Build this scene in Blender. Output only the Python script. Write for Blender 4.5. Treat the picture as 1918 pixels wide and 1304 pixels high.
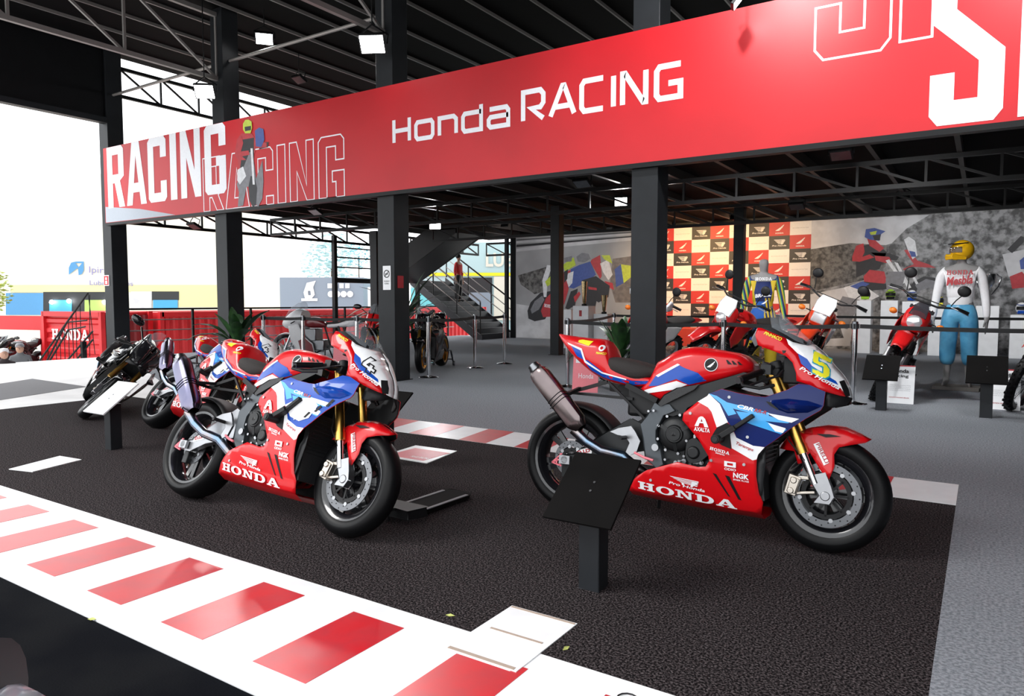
import bpy, bmesh, math, random
from math import sin, cos, pi, radians, sqrt
from mathutils import Vector, Matrix
from mathutils.geometry import delaunay_2d_cdt, tessellate_polygon
random.seed(7)
for _o in list(bpy.data.objects): bpy.data.objects.remove(_o)
scene = bpy.context.scene
COL = scene.collection

# ---------------------------------------------------------------- camera
FPX, CX, CY, HZ, VP2, EYE = 1349.0, 959.0, 652.0, 565.0, 1845.0, 1.30
PITCH = math.atan((CY - HZ) / FPX)
YAW = math.atan((VP2 - CX) / math.hypot(FPX, CY - HZ))
FWD = Vector((-sin(YAW) * cos(PITCH), cos(YAW) * cos(PITCH), -sin(PITCH)))
RGT = Vector((cos(YAW), sin(YAW), 0)); UPV = RGT.cross(FWD)
EYEP = Vector((0, 0, EYE))
cam = bpy.data.cameras.new('camera'); camo = bpy.data.objects.new('camera', cam); COL.objects.link(camo)
cam.sensor_width = 36.0; cam.lens = FPX / 1918 * 36.0; cam.clip_end = 400; cam.clip_start = 0.05
M = Matrix((RGT, UPV, -FWD)).transposed().to_4x4(); M.translation = EYEP
camo.matrix_world = M
scene.camera = camo

def ray(x, y): return FWD + (x - CX) / FPX * RGT - (y - CY) / FPX * UPV
def gr(x, y, z=0.0):
    d = ray(x, y); return EYEP + d * ((z - EYE) / d.z)
def aty(x, y, Y):
    d = ray(x, y); return EYEP + d * (Y / d.y)
def atx(x, y, X):
    d = ray(x, y); return EYEP + d * (X / d.x)
def atd(x, y, D): return EYEP + ray(x, y) * D

# ---------------------------------------------------------------- world, exposure
w = bpy.data.worlds.new('overcast_sky'); scene.world = w; w.use_nodes = True
nt = w.node_tree; bg = nt.nodes['Background']
tc = nt.nodes.new('ShaderNodeTexCoord'); mp = nt.nodes.new('ShaderNodeMapping'); nz = nt.nodes.new('ShaderNodeTexNoise')
nz.inputs['Scale'].default_value = 1.6; nz.inputs['Detail'].default_value = 4
cr = nt.nodes.new('ShaderNodeValToRGB')
cr.color_ramp.elements[0].color = (.90, .95, 1.0, 1); cr.color_ramp.elements[1].color = (1, 1, 1, 1)
nt.links.new(tc.outputs['Generated'], mp.inputs[0]); nt.links.new(mp.outputs[0], nz.inputs['Vector'])
nt.links.new(nz.outputs['Fac'], cr.inputs[0]); nt.links.new(cr.outputs[0], bg.inputs['Color'])
bg.inputs['Strength'].default_value = 2.3
sun = bpy.data.lights.new('sun', 'SUN'); sun.energy = 2.2; sun.angle = radians(25); sun.color = (1, .98, .95)
suno = bpy.data.objects.new('sun', sun); COL.objects.link(suno)
suno.rotation_euler = Vector((.62, .55, -.85)).to_track_quat('-Z', 'Y').to_euler()
vs = scene.view_settings
vs.view_transform = 'Standard'; vs.look = 'None'; vs.gamma = 1.0; vs.use_curve_mapping = False
vs.exposure = 0.15

# ---------------------------------------------------------------- materials
MATS = {}
def mat(name, col, rough=.5, metal=0.0, coat=0.0, emit=0.0, var=0.0, vscale=30.0, bump=0.0, bscale=200.0, col2=None, alpha=1.0, trans=0.0, ior=1.45, spec=.5, detail=3.0, ramp=(.38, .62)):
    if name in MATS: return MATS[name]
    m = bpy.data.materials.new(name); m.use_nodes = True
    n = m.node_tree; b = n.nodes['Principled BSDF']; L = n.links.new
    b.inputs['Base Color'].default_value = (*col, 1); b.inputs['Roughness'].default_value = rough
    b.inputs['Metallic'].default_value = metal; b.inputs['Coat Weight'].default_value = coat; b.inputs['Coat Roughness'].default_value = .05
    b.inputs['Specular IOR Level'].default_value = spec
    b.inputs['IOR'].default_value = ior; b.inputs['Transmission Weight'].default_value = trans; b.inputs['Alpha'].default_value = alpha
    if emit: b.inputs['Emission Color'].default_value = (*col, 1); b.inputs['Emission Strength'].default_value = emit
    t = n.nodes.new('ShaderNodeTexCoord')
    if not emit:
        no = n.nodes.new('ShaderNodeTexNoise'); no.inputs['Scale'].default_value = vscale; no.inputs['Detail'].default_value = detail
        L(t.outputs['Object'], no.inputs['Vector'])
        r = n.nodes.new('ShaderNodeValToRGB')
        c2 = col2 or tuple(c * (1 - max(var, .04)) for c in col)
        r.color_ramp.elements[0].position = ramp[0]; r.color_ramp.elements[1].position = ramp[1]
        r.color_ramp.elements[0].color = (*c2, 1); r.color_ramp.elements[1].color = (*col, 1)
        L(no.outputs['Fac'], r.inputs[0]); L(r.outputs[0], b.inputs['Base Color'])
    if bump:
        n2 = n.nodes.new('ShaderNodeTexNoise'); n2.inputs['Scale'].default_value = bscale; n2.inputs['Detail'].default_value = 2
        L(t.outputs['Object'], n2.inputs['Vector'])
        bp = n.nodes.new('ShaderNodeBump'); bp.inputs['Strength'].default_value = bump; bp.inputs['Distance'].default_value = .01
        L(n2.outputs['Fac'], bp.inputs['Height']); L(bp.outputs[0], b.inputs['Normal'])
    MATS[name] = m; return m
RED = mat('gloss_red_paint', (.60, .003, .007), .35, coat=.5, spec=.35)
BLUE = mat('deep_blue_paint', (.0012, .011, .105), .4, coat=.3, spec=.25)
BLUE2 = mat('bright_blue_paint', (.004, .065, .40), .35, coat=.4, spec=.3)
SKY = mat('light_blue_paint', (.04, .36, .78), .3, coat=.6)
WHITE = mat('white_paint', (.84, .85, .87), .3, coat=.5)
BLACKG = mat('gloss_black_paint', (.008, .008, .010), .2, coat=.6)
BLACK = mat('matt_black_plastic', (.007, .007, .008), .5, spec=.35)
BLACKM = mat('black_engine_casting', (.014, .015, .016), .42, .3, bump=.1, bscale=500)
GREYM = mat('grey_cast_frame', (.075, .085, .095), .4, .5)
CARBON = mat('carbon_mesh', (.02, .02, .022), .45, var=.6, vscale=300)
RUBBER = mat('tyre_rubber', (.0035, .0035, .004), .42, spec=.2, bump=.04, bscale=60)
RUBBERG = mat('tyre_tread', (.022, .022, .024), .45)
ALU = mat('machined_aluminium', (.36, .365, .38), .32, 1.0)
STEEL = mat('brushed_steel', (.26, .27, .285), .3, 1.0, var=.1, vscale=9)
DISCM = mat('drilled_disc_steel', (.15, .155, .165), .38, .9)
CHROME = mat('polished_chrome', (.82, .83, .85), .09, 1.0)
GOLD = mat('gold_anodised', (.72, .42, .10), .28, 1.0)
TITAN = mat('titanium_muffler', (.20, .165, .165), .24, 1.0, var=.2, vscale=5)
TITANB = mat('bluish_titanium_muffler', (.24, .22, .29), .2, 1.0, col2=(.16, .16, .24), vscale=4)
BURNT = mat('blued_titanium', (.20, .30, .42), .25, 1.0, col2=(.34, .30, .30), vscale=9)
SEATM = mat('seat_foam', (.026, .022, .021), .85, bump=.3, bscale=300)
YEL = mat('bright_yellow_paint', (.80, .74, .03), .4)
CLEAR = mat('clear_screen', (.50, .55, .60), .02, alpha=.22)
SMOKE = mat('smoked_screen', (.05, .05, .06), .05, alpha=.7)
PINK = mat('pink_anodised', (.75, .16, .20), .4)
AMBER = mat('amber_lens', (.80, .20, .02), .25, coat=.5)
LAMPM = mat('white_lamp_panel', (1, 1, 1), emit=22)
DARKSTEEL = mat('black_painted_steel', (.005, .0055, .0065), .45, spec=.3, var=.2, vscale=4)
COLUMNM = mat('charcoal_column_paint', (.013, .015, .018), .5, spec=.35, var=.25, vscale=3)

# ---------------------------------------------------------------- mesh builder
def lerp_tab(tab, x):
    if x <= tab[0][0]: return tab[0][1]
    for (a, va), (b, vb) in zip(tab, tab[1:]):
        if x <= b: return va + (vb - va) * (x - a) / (b - a)
    return tab[-1][1]
def frame_of(d):
    d = Vector(d).normalized(); a = Vector((0, 0, 1)) if abs(d.z) < .9 else Vector((1, 0, 0))
    u = d.cross(a).normalized(); return u, d.cross(u).normalized()
def inside(p, poly):
    x, y = p; c = False; n = len(poly)
    for i in range(n):
        x1, y1 = poly[i]; x2, y2 = poly[i - 1]
        if (y1 > y) != (y2 > y) and x < (x2 - x1) * (y - y1) / (y2 - y1) + x1: c = not c
    return c
def dist_edge(p, poly):
    best = 9; q = Vector(p)
    for i in range(len(poly)):
        a = Vector(poly[i - 1]); b = Vector(poly[i]); e = b - a
        t = max(0, min(1, (q - a).dot(e) / max(e.length_squared, 1e-12))); best = min(best, (a + e * t - q).length)
    return best
class MB:
    def __init__(s): s.v = []; s.f = []; s.m = []; s.mi = 0
    def add(s, vs, fs):
        o = len(s.v); s.v += [tuple(v) for v in vs]
        for f in fs: s.f.append([i + o for i in f]); s.m.append(s.mi)
        return s
    def use(s, i): s.mi = i; return s
    def box(s, lo, hi):
        (a, b, c), (d, e, f) = lo, hi
        return s.add([(a, b, c), (d, b, c), (d, e, c), (a, e, c), (a, b, f), (d, b, f), (d, e, f), (a, e, f)],
                     [(3, 2, 1, 0), (4, 5, 6, 7), (0, 1, 5, 4), (1, 2, 6, 5), (2, 3, 7, 6), (3, 0, 4, 7)])
    def obox(s, c, size, R=None):
        R = R or Matrix.Identity(3); c = Vector(c); h = [k / 2 for k in size]
        vs = [c + R @ Vector((sx * h[0], sy * h[1], sz * h[2])) for sz in (-1, 1) for sx, sy in ((-1, -1), (1, -1), (1, 1), (-1, 1))]
        return s.add(vs, [(3, 2, 1, 0), (4, 5, 6, 7), (0, 1, 5, 4), (1, 2, 6, 5), (2, 3, 7, 6), (3, 0, 4, 7)])
    def bar(s, a, b, w, h=None, upv=(0, 0, 1)):
        a = Vector(a); b = Vector(b); d = (b - a); L = d.length; d.normalize(); u = Vector(upv)
        if abs(d.dot(u)) > .98: u = Vector((1, 0, 0))
        x = d.cross(u).normalized(); y = x.cross(d)
        return s.obox((a + b) / 2, (w, L, h or w), Matrix((x, d, y)).transposed())
    def cyl(s, a, b, r0, r1=None, n=14, caps=True):
        r1 = r0 if r1 is None else r1; a = Vector(a); b = Vector(b); u, v = frame_of(b - a)
        vs = [p + (u * cos(t) + v * sin(t)) * r for p, r in ((a, r0), (b, r1)) for t in [2 * pi * i / n for i in range(n)]]
        fs = [(i, (i + 1) % n, n + (i + 1) % n, n + i) for i in range(n)]
        if caps: fs += [tuple(range(n - 1, -1, -1)), tuple(range(n, 2 * n))]
        return s.add(vs, fs)
    def tube(s, pts, r, n=8, closed=False, rs=None):
        pts = [Vector(p) for p in pts]; N = len(pts); vs = []; u = None
        for i, p in enumerate(pts):
            if closed: d = pts[(i + 1) % N] - pts[i - 1]
            else: d = pts[min(i + 1, N - 1)] - pts[max(i - 1, 0)]
            d.normalize()
            if u is None: u, _ = frame_of(d)
            u = (u - d * u.dot(d)).normalized(); v = d.cross(u); rr = rs[i] if rs else r
            vs += [p + (u * cos(t) + v * sin(t)) * rr for t in [2 * pi * k / n for k in range(n)]]
        fs = []
        for i in range(N if closed else N - 1):
            a = i * n; b = ((i + 1) % N) * n
            fs += [(a + k, a + (k + 1) % n, b + (k + 1) % n, b + k) for k in range(n)]
        if not closed: fs += [tuple(range(n - 1, -1, -1)), tuple(range((N - 1) * n, N * n))]
        return s.add(vs, fs)
    def lathe(s, prof, o=(0, 0, 0), d=(0, 0, 1), n=32, closed=False, a0=0, a1=2 * pi):
        o = Vector(o); d = Vector(d).normalized(); u, v = frame_of(d); full = abs(a1 - a0 - 2 * pi) < 1e-6
        k = n if full else n + 1; vs = []
        for i in range(k):
            t = a0 + (a1 - a0) * i / n
            vs += [o + (u * cos(t) + v * sin(t)) * r + d * h for r, h in prof]
        P = len(prof); fs = []
        for i in range(n):
            a = i * P; b = ((i + 1) % k) * P
            for j in range(P if closed else P - 1):
                j2 = (j + 1) % P; fs.append((a + j, b + j, b + j2, a + j2))
        return s.add(vs, fs)
    def sph(s, c, r, n=16, m=10, R=None):
        if not hasattr(r, '__len__'): r = (r, r, r)
        c = Vector(c); R = R or Matrix.Identity(3); vs = []
        for i in range(m + 1):
            ph = pi * i / m
            for j in range(n):
                t = 2 * pi * j / n
                vs.append(c + R @ Vector((r[0] * sin(ph) * cos(t), r[1] * sin(ph) * sin(t), -r[2] * cos(ph))))
        fs = [(i * n + j, i * n + (j + 1) % n, (i + 1) * n + (j + 1) % n, (i + 1) * n + j) for i in range(m) for j in range(n)]
        return s.add(vs, fs)
    def flat(s, contours, fn):
        """filled 2D contours (first outer, then holes) mapped through fn(u,v)"""
        vv = [[Vector((p[0], p[1], 0)) for p in c] for c in contours]
        fl = [p for c in contours for p in c]
        tr = tessellate_polygon(vv)
        return s.add([fn(*p) for p in fl], [t for t in tr])
    def prism(s, poly, fn, d):
        """2D outline through fn, extruded by vector d"""
        d = Vector(d); n = len(poly); base = [Vector(fn(*p)) for p in poly]
        tr = tessellate_polygon([[Vector((p[0], p[1], 0)) for p in poly]])
        fs = [tuple(t) for t in tr] + [tuple(n + i for i in t[::-1]) for t in tr]
        fs += [(i, (i + 1) % n, n + (i + 1) % n, n + i) for i in range(n)]
        return s.add(base + [b + d for b in base], fs)
    def ribbon(s, pts, w, fn, closed=True):
        """outline stroke of width w along 2D points"""
        P = [Vector(p) for p in pts]; n = len(P); vs = []
        for i in range(n):
            a = P[i - 1] if (closed or i > 0) else None; c = P[(i + 1) % n] if (closed or i < n - 1) else None
            d1 = (P[i] - a).normalized() if a is not None else None; d2 = (c - P[i]).normalized() if c is not None else None
            d1 = d1 if d1 is not None else d2; d2 = d2 if d2 is not None else d1
            n1 = Vector((-d1.y, d1.x)); n2 = Vector((-d2.y, d2.x)); m = n1 + n2
            m = n1 if m.length < .15 else m / m.length_squared * 2
            if m.length > 2.2: m = m.normalized() * 2.2
            vs += [fn(*(P[i] + m * w / 2)), fn(*(P[i] - m * w / 2))]
        return s.add(vs, [(2 * i, 2 * i + 1, 2 * ((i + 1) % n) + 1, 2 * ((i + 1) % n)) for i in range(n if closed else n - 1)])
    def sheet(s, poly, surf, off=0.0, side=-1, grid=.03):
        pts = []
        for i in range(len(poly)):
            a = Vector(poly[i]); b = Vector(poly[(i + 1) % len(poly)]); k = max(1, int((b - a).length / grid))
            pts += [a + (b - a) * j / k for j in range(k)]
        n = len(pts); xs = [p.x for p in pts]; zs = [p.y for p in pts]; pl = [tuple(p) for p in pts]
        x = min(xs) + grid * .5
        while x < max(xs):
            z = min(zs) + grid * .5
            while z < max(zs):
                if inside((x, z), pl) and dist_edge((x, z), pl) > grid * .3: pts.append(Vector((x, z)))
                z += grid
            x += grid
        V, _, F, *_ = delaunay_2d_cdt(pts, [], [list(range(n))], 1, 1e-6)
        o = off if callable(off) else (lambda a, b: off)
        return s.add([(p.x, side * (surf(p.x, p.y) + o(p.x, p.y)), p.y) for p in V], [f if side < 0 else f[::-1] for f in F])
    def build(s, name, mats, parent=None, ang=40, smooth=True, solid=0.0, bevel=0.0, inner=None):
        if inner: mats = [mats, inner]
        me = bpy.data.meshes.new(name); me.from_pydata(s.v, [], s.f)
        for m in (mats if isinstance(mats, (list, tuple)) else [mats]): me.materials.append(m)
        if any(s.m): me.polygons.foreach_set('material_index', s.m)
        if smooth:
            me.polygons.foreach_set('use_smooth', [True] * len(me.polygons)); me.set_sharp_from_angle(angle=radians(ang))
        me.update()
        o = bpy.data.objects.new(name, me); COL.objects.link(o)
        if parent: o.parent = parent
        if solid:
            md = o.modifiers.new('thickness', 'SOLIDIFY'); md.thickness = solid; md.offset = -1
            if inner: md.material_offset = 1
        if bevel:
            md = o.modifiers.new('bevel', 'BEVEL'); md.width = bevel; md.segments = 2; md.limit_method = 'ANGLE'
        return o
def tag(o, label=None, cat=None, group=None, kind=None):
    if label: o['label'] = label
    if cat: o['category'] = cat
    if group: o['group'] = group
    if kind: o['kind'] = kind
    return o
def thing(name, label, cat, loc=(0, 0, 0), rot=(0, 0, 0), group=None, scale=1.0):
    o = bpy.data.objects.new(name, None); COL.objects.link(o); o.empty_display_size = .1
    o.location = loc; o.rotation_euler = rot; o.scale = (scale,) * 3
    return tag(o, label, cat, group)
def struct(o): o['kind'] = 'structure'; return o
def copy_tree(o, parent=None, loc=None, rot=None, label=None):
    c = o.copy(); COL.objects.link(c); c.parent = parent
    if loc is not None: c.location = loc
    if rot is not None: c.rotation_euler = rot
    if label: c['label'] = label
    for ch in list(o.children): copy_tree(ch, c)
    return c

# ---------------------------------------------------------------- lettering
_TXT = {}
def text2d(body, shear=0.0, bold=0.0):
    k = (body, shear, bold)
    if k in _TXT: return _TXT[k]
    cu = bpy.data.curves.new('lettering', 'FONT'); cu.body = body; cu.size = 1; cu.shear = shear; cu.offset = bold; cu.resolution_u = 3
    o = bpy.data.objects.new('lettering', cu); COL.objects.link(o)
    dg = bpy.context.evaluated_depsgraph_get(); me = bpy.data.meshes.new_from_object(o.evaluated_get(dg))
    V = [(v.co.x, v.co.y) for v in me.vertices]; F = [tuple(p.vertices) for p in me.polygons]
    bpy.data.objects.remove(o); bpy.data.curves.remove(cu); bpy.data.meshes.remove(me)
    x0 = min(v[0] for v in V); x1 = max(v[0] for v in V); y0 = min(v[1] for v in V); y1 = max(v[1] for v in V)
    V = [((x - x0) / (x1 - x0), (y - y0) / (y1 - y0)) for x, y in V]
    _TXT[k] = (V, F, (x1 - x0) / (y1 - y0)); return _TXT[k]
def put_text(mb, body, p0, p1, h, fn, shear=0.0, bold=0.0, up=None):
    """text fitted between 2D baseline points p0 and p1, height h; fn maps (u,v) to 3D"""
    V, F, _ = text2d(body, shear, bold); a = Vector(p0); b = Vector(p1); e = b - a; nrm = Vector(up) if up else Vector((-e.y, e.x)).normalized()
    mb.add([fn(*(a + e * u + nrm * h * v)) for u, v in V], F); return mb
def rect(a, b, c, d): return [(a, b), (c, b), (c, d), (a, d)]
def ell(cx, cy, rx, ry, n=20, a0=0, a1=2 * pi): return [(cx + rx * cos(a0 + (a1 - a0) * i / n), cy + ry * sin(a0 + (a1 - a0) * i / n)) for i in range(n if a1 - a0 > 6.28 else n + 1)]
SLAB = {
 'H': [[rect(.10, 0, .34, 1)], [rect(.62, 0, .86, 1)], [rect(.3, .42, .66, .58)], [rect(0, 0, .44, .15)], [rect(0, .85, .44, 1)], [rect(.52, 0, .96, .15)], [rect(.52, .85, .96, 1)]],
 'O': [[ell(.5, .5, .5, .52), ell(.5, .5, .24, .38)]],
 'N': [[rect(.12, 0, .27, 1)], [rect(.70, 0, .85, 1)], [rect(0, 0, .40, .14)], [rect(.57, .86, .98, 1)], [rect(0, .86, .30, 1)], [[(.12, 1), (.36, 1), (.85, 0), (.66, 0)]]],
 'D': [[rect(0, 0, .3, .15)], [rect(0, .85, .3, 1)], [[(.1, 0), (.52, 0)] + ell(.52, .5, .44, .5, 14, -pi / 2, pi / 2)[1:-1] + [(.52, 1), (.1, 1)], [(.34, .15), (.48, .15)] + ell(.48, .5, .24, .35, 10, -pi / 2, pi / 2)[1:-1] + [(.48, .85), (.34, .85)]]],
 'A': [[[(.08, .1), (.40, 1), (.62, 1), (.94, .1), (.68, .1), (.47, .72), (.27, .1)]], [rect(.28, .26, .7, .4)], [rect(0, 0, .38, .14)], [rect(.58, 0, 1.04, .14)]],
}
def put_slab(mb, word, p0, p1, h, fn, gap=.08, up=None):
    a = Vector(p0); b = Vector(p1); e = b - a; nrm = Vector(up) if up else Vector((-e.y, e.x)).normalized(); tot = len(word) + gap * (len(word) - 1); x = 0; j = 0
    for ch in word:
        for con in SLAB[ch]:
            j += 1
            def g(u, v, j=j):
                f = lambda s, t: Vector(fn(*(a + e * ((x + s) / tot) + nrm * h * t)))
                p = f(u, v); nn = (f(u + .01, v) - p).cross(f(u, v + .01) - p); return p + nn.normalized() * (.0003 * (j % 9)) if nn.length > 0 else p
            mb.flat(con, g)
        x += 1 + gap
    return mb
BLK = {
 'I': [rect(0, 0, .17, 1)],
 'C': [[(.06, 0), (.44, 0), (.5, .06), (.5, .32), (.34, .32), (.34, .14), (.16, .14), (.16, .86), (.34, .86), (.34, .68), (.5, .68), (.5, .94), (.44, 1), (.06, 1), (0, .94), (0, .06)]],
 'G': [[(.06, 0), (.44, 0), (.5, .06), (.5, .54), (.27, .54), (.27, .40), (.34, .40), (.34, .14), (.16, .14), (.16, .86), (.34, .86), (.34, .68), (.5, .68), (.5, .94), (.44, 1), (.06, 1), (0, .94), (0, .06)]],
 'N': [[(0, 0), (.15, 0), (.15, .60), (.35, 0), (.5, 0), (.5, 1), (.35, 1), (.35, .40), (.15, 1), (0, 1)]],
 'R': [[(0, 0), (.16, 0), (.16, .40), (.22, .40), (.34, 0), (.51, 0), (.38, .43), (.5, .50), (.5, .94), (.44, 1), (0, 1)], [(.16, .54), (.34, .54), (.34, .86), (.16, .86)]],
 'A': [[(-.03, 0), (.13, 0), (.165, .2), (.345, .2), (.38, 0), (.54, 0), (.36, 1), (.15, 1)], [(.19, .35), (.32, .35), (.255, .78)]],
 'S': [[(.06, 0), (.44, 0), (.5, .06), (.5, .40), (.17, .66), (.17, .86), (.33, .86), (.33, .72), (.5, .72), (.5, .94), (.44, 1), (.06, 1), (0, .94), (0, .60), (.33, .35), (.33, .14), (.17, .14), (.17, .30), (0, .30), (0, .06)]],
 'P': [[(0, 0), (.16, 0), (.16, .38), (.44, .38), (.5, .44), (.5, .94), (.44, 1), (0, 1)], [(.16, .52), (.34, .52), (.34, .86), (.16, .86)]],
}
def blk_word(word, x0, z0, wl, h, adv):
    out = []; x = x0
    for ch in word:
        out.append([[(x + p[0] / .5 * wl, z0 + p[1] * h) for p in c] for c in BLK[ch]]); x += (adv * .46 if ch == 'I' else adv)
    return out
WIDE = {  # stroke letters, unit box
 'H': [[(0, 0), (0, 1)], [(1, 0), (1, 1)], [(0, .5), (1, .5)]],
 'o': [[(.1, 0), (.9, 0), (1, .12), (1, .6), (.9, .72), (.1, .72), (0, .6), (0, .12), (.1, 0)]],
 'n': [[(0, 0), (0, .72), (.85, .72), (1, .6), (1, 0)]],
 'd': [[(1, 1), (1, 0), (.1, 0), (0, .12), (0, .6), (.1, .72), (1, .72)]],
 'a': [[(.05, .72), (.9, .72), (1, .6), (1, 0), (.1, 0), (0, .1), (0, .3), (.1, .4), (1, .4)]],
 'R': [[(0, 0), (0, 1), (.85, 1), (1, .85), (1, .55), (.85, .4), (.4, .4), (1, 0)]],
 'A': [[(0, 0), (.5, 1), (.58, 1), (1, 0)], [(.2, .3), (.88, .3)]],
 'C': [[(1, 1), (.12, 1), (0, .87), (0, .13), (.12, 0), (1, 0)]],
 'I': [[(0, 0), (0, 1)]],
 'N': [[(0, 0), (0, 1), (.1, 1), (.9, 0), (1, 0), (1, 1)]],
 'G': [[(1, 1), (.12, 1), (0, .87), (0, .13), (.12, 0), (1, 0), (1, .45), (.5, .45)]],
}
def wing(fn, s=1.0):
    """feather wing emblem, unit box, as polygons"""
    P = [[(0, .1), (.28, .34), (.62, .62), (1, 1), (.92, .74), (.74, .60), (.86, .62), (.76, .46), (.60, .40), (.70, .40), (.62, .26), (.46, .22), (.54, .20), (.46, .10), (.2, .08)]]
    return P
# ================================================================ GROUND
ASPH = mat('dark_granular_asphalt', (.13, .108, .112), .85, col2=(.006, .005, .0056), vscale=110, bump=1.0, bscale=150, detail=8, ramp=(.44, .72), spec=.06)
CARPET = mat('grey_blue_carpet', (.27, .285, .315), .9, col2=(.13, .14, .16), vscale=75, bump=.35, bscale=260, detail=6)
FRONTF = mat('smooth_black_floor', (.0055, .006, .008), .9, col2=(.009, .0095, .011), vscale=3, bump=.15, bscale=120, spec=.02)
VINYLW = mat('white_vinyl_board', (.86, .87, .89), .32, var=.05, vscale=6)
VINYLR = mat('red_vinyl_print', (.60, .008, .016), .3, coat=.7, col2=(.52, .02, .03), vscale=7)
CONC = mat('pale_concrete', (.86, .86, .86), .8, var=.1, vscale=2)
def poly_floor(name, pts, z, m, th=.05):
    mb = MB(); mb.prism(pts, lambda u, v: (u, v, z - th), (0, 0, th)); return struct(mb.build(name, m, smooth=False))
XE = -.11
poly_floor('floor', [(XE, -3), (6, -3), (6, 24), (-14.6, 24), (-14.6, 22.2), (-16.9, 22.2), (-16.9, 9.2), (-9.7, 5.96), (XE, 5.96)], 0, CARPET)
poly_floor('asphalt_floor', [(-9.0, 2.22), (XE, 2.22), (XE, 5.34), (-9.9, 5.34), (-9.9, 3.83)], 0, ASPH)
poly_floor('front_floor', [(-14, -3), (XE, -3), (XE, 1.485), (-14, 1.485)], -.025, FRONTF)
# front kerb: white boards with red blocks
kb = MB().box((-14, 1.49, -.05), (XE, 2.22, .0)).build('kerb_strip', VINYLW, smooth=False); struct(kb)
blkm = None
for i in range(-18, 7):
    x0 = -3.92 + .583 * i
    if x0 + .28 > XE: continue
    if -1.7 < x0 < -1.3: pts = [(x0, 1.60), (x0 + .28, 1.60), (x0 + .28, 2.10), (x0 + .235, 2.10), (x0 + .235, 2.05), (x0, 2.05)]; mb = MB(); mb.prism([(p[0] - x0, p[1]) for p in pts], lambda u, v: (u, v, 0), (0, 0, .0015)); o = mb.build('red_block', VINYLR, kb, smooth=False); o.location.x = x0; continue
    if blkm is None: blkm = MB().box((0, 1.60, 0), (.28, 2.10, .0015)).build('red_block', VINYLR, kb, smooth=False); blkm.location.x = x0
    else: o = blkm.copy(); COL.objects.link(o); o.location.x = x0
# back kerb with slanted stripes
kb2 = MB().box((-9.7, 5.34, -.05), (XE, 5.96, .002)).build('kerb_strip', VINYLW, smooth=False); struct(kb2)
sl = None
for i in range(14):
    x0 = -1.0 - i * .62
    if i == 0:
        mb = MB(); mb.prism([(-.62, 0), (.48, 0), (.48, .62), (-.62, .62)], lambda u, v: (u, 5.34 + v, .002), (0, 0, .0015)); o = mb.build('red_block', VINYLR, kb2, smooth=False); o.location.x = x0 ; continue
    if x0 - .5 > -2.2: continue
    if sl is None:
        mb = MB(); mb.prism([(0, 0), (.31, 0), (.22, .62), (-.09, .62)], lambda u, v: (u, 5.34 + v, .002), (0, 0, .0015)); sl = mb.build('red_block', VINYLR, kb2, smooth=False); sl.location.x = x0
    else: o = sl.copy(); COL.objects.link(o); o.location.x = x0
# white boards on the asphalt and left side
TAPE = mat('beige_tape', (.42, .33, .27), .6)
pl = MB().box((-1.645, 2.055, 0), (-1.33, 2.51, .004)).build('floor_sheet', VINYLW, smooth=False)
tag(pl, 'white floor sheet with beige tape strips lapping the red and white kerb', 'floor sheet')
for a, b, c, d in ((-1.64, 2.06, -1.345, 2.077), (-1.60, 2.28, -1.36, 2.292), (-1.64, 2.492, -1.335, 2.505)):
    MB().box((a, b, .004), (c, d, .0055)).build('tape_strip', TAPE, pl, smooth=False)
pl = MB(); pl.prism([(-6.28, 2.47), (-6.03, 2.53), (-6.16, 2.95), (-6.46, 2.92)], lambda u, v: (u, v, 0), (0, 0, .006))
tag(pl.build('floor_sheet', VINYLW, smooth=False), 'plain white board lying on the asphalt beside the kerb', 'floor sheet')
pl = MB(); pl.prism([(-4.2, 4.42), (-3.70, 4.40), (-3.79, 4.91), (-4.25, 4.9)], lambda u, v: (u, v, 0), (0, 0, .006)); pl = pl.build('floor_sheet', VINYLW, smooth=False)
tag(pl, 'pink and white printed board lying on asphalt before the striped kerb', 'floor sheet')
PINKP = mat('washed_pink_print', (.66, .16, .19), .35)
MB().box((-4.17, 4.45, .006), (-3.78, 4.80, .0075)).build('printed_panel', PINKP, pl, smooth=False)
mb = MB(); put_text(mb, 'Honda RACING', (-3.97, 4.5), (-3.78, 4.5), .05, lambda u, v: (u, v, .0085)); mb.build('lettering', VINYLW, pl, smooth=False)
# pale concrete deck on the left, lower ground beyond
poly_floor('deck_floor', [(-9.0, 2.22), (-9.9, 3.83), (-9.9, 5.34), (-9.7, 5.34), (-9.7, 5.96), (-16.9, 9.2), (-17.3, 9.2), (-17.4, 2.22)], -.003, CONC)
VINYLR.node_tree.nodes['Principled BSDF'].inputs['Coat Roughness'].default_value = .4
GREYP = mat('mid_grey_panel', (.17, .17, .18), .8)
poly_floor('grey_floor_panel', [(-11.75, 3.0), (-10.6, 3.6), (-11.45, 5.6), (-13.4, 5.68)], .002, GREYP, .01)
GROUND = mat('pale_dusty_yard', (.62, .60, .56), .9, var=.15, vscale=.4)
poly_floor('yard_ground', [(-90, -60), (60, -60), (60, 140), (-90, 140)], -1.5, GROUND, .1)
deckside = MB().box((-17.4, -3, -1.5), (6, 24, -.06)).build('deck_base', CONC, smooth=False); struct(deckside)

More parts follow.
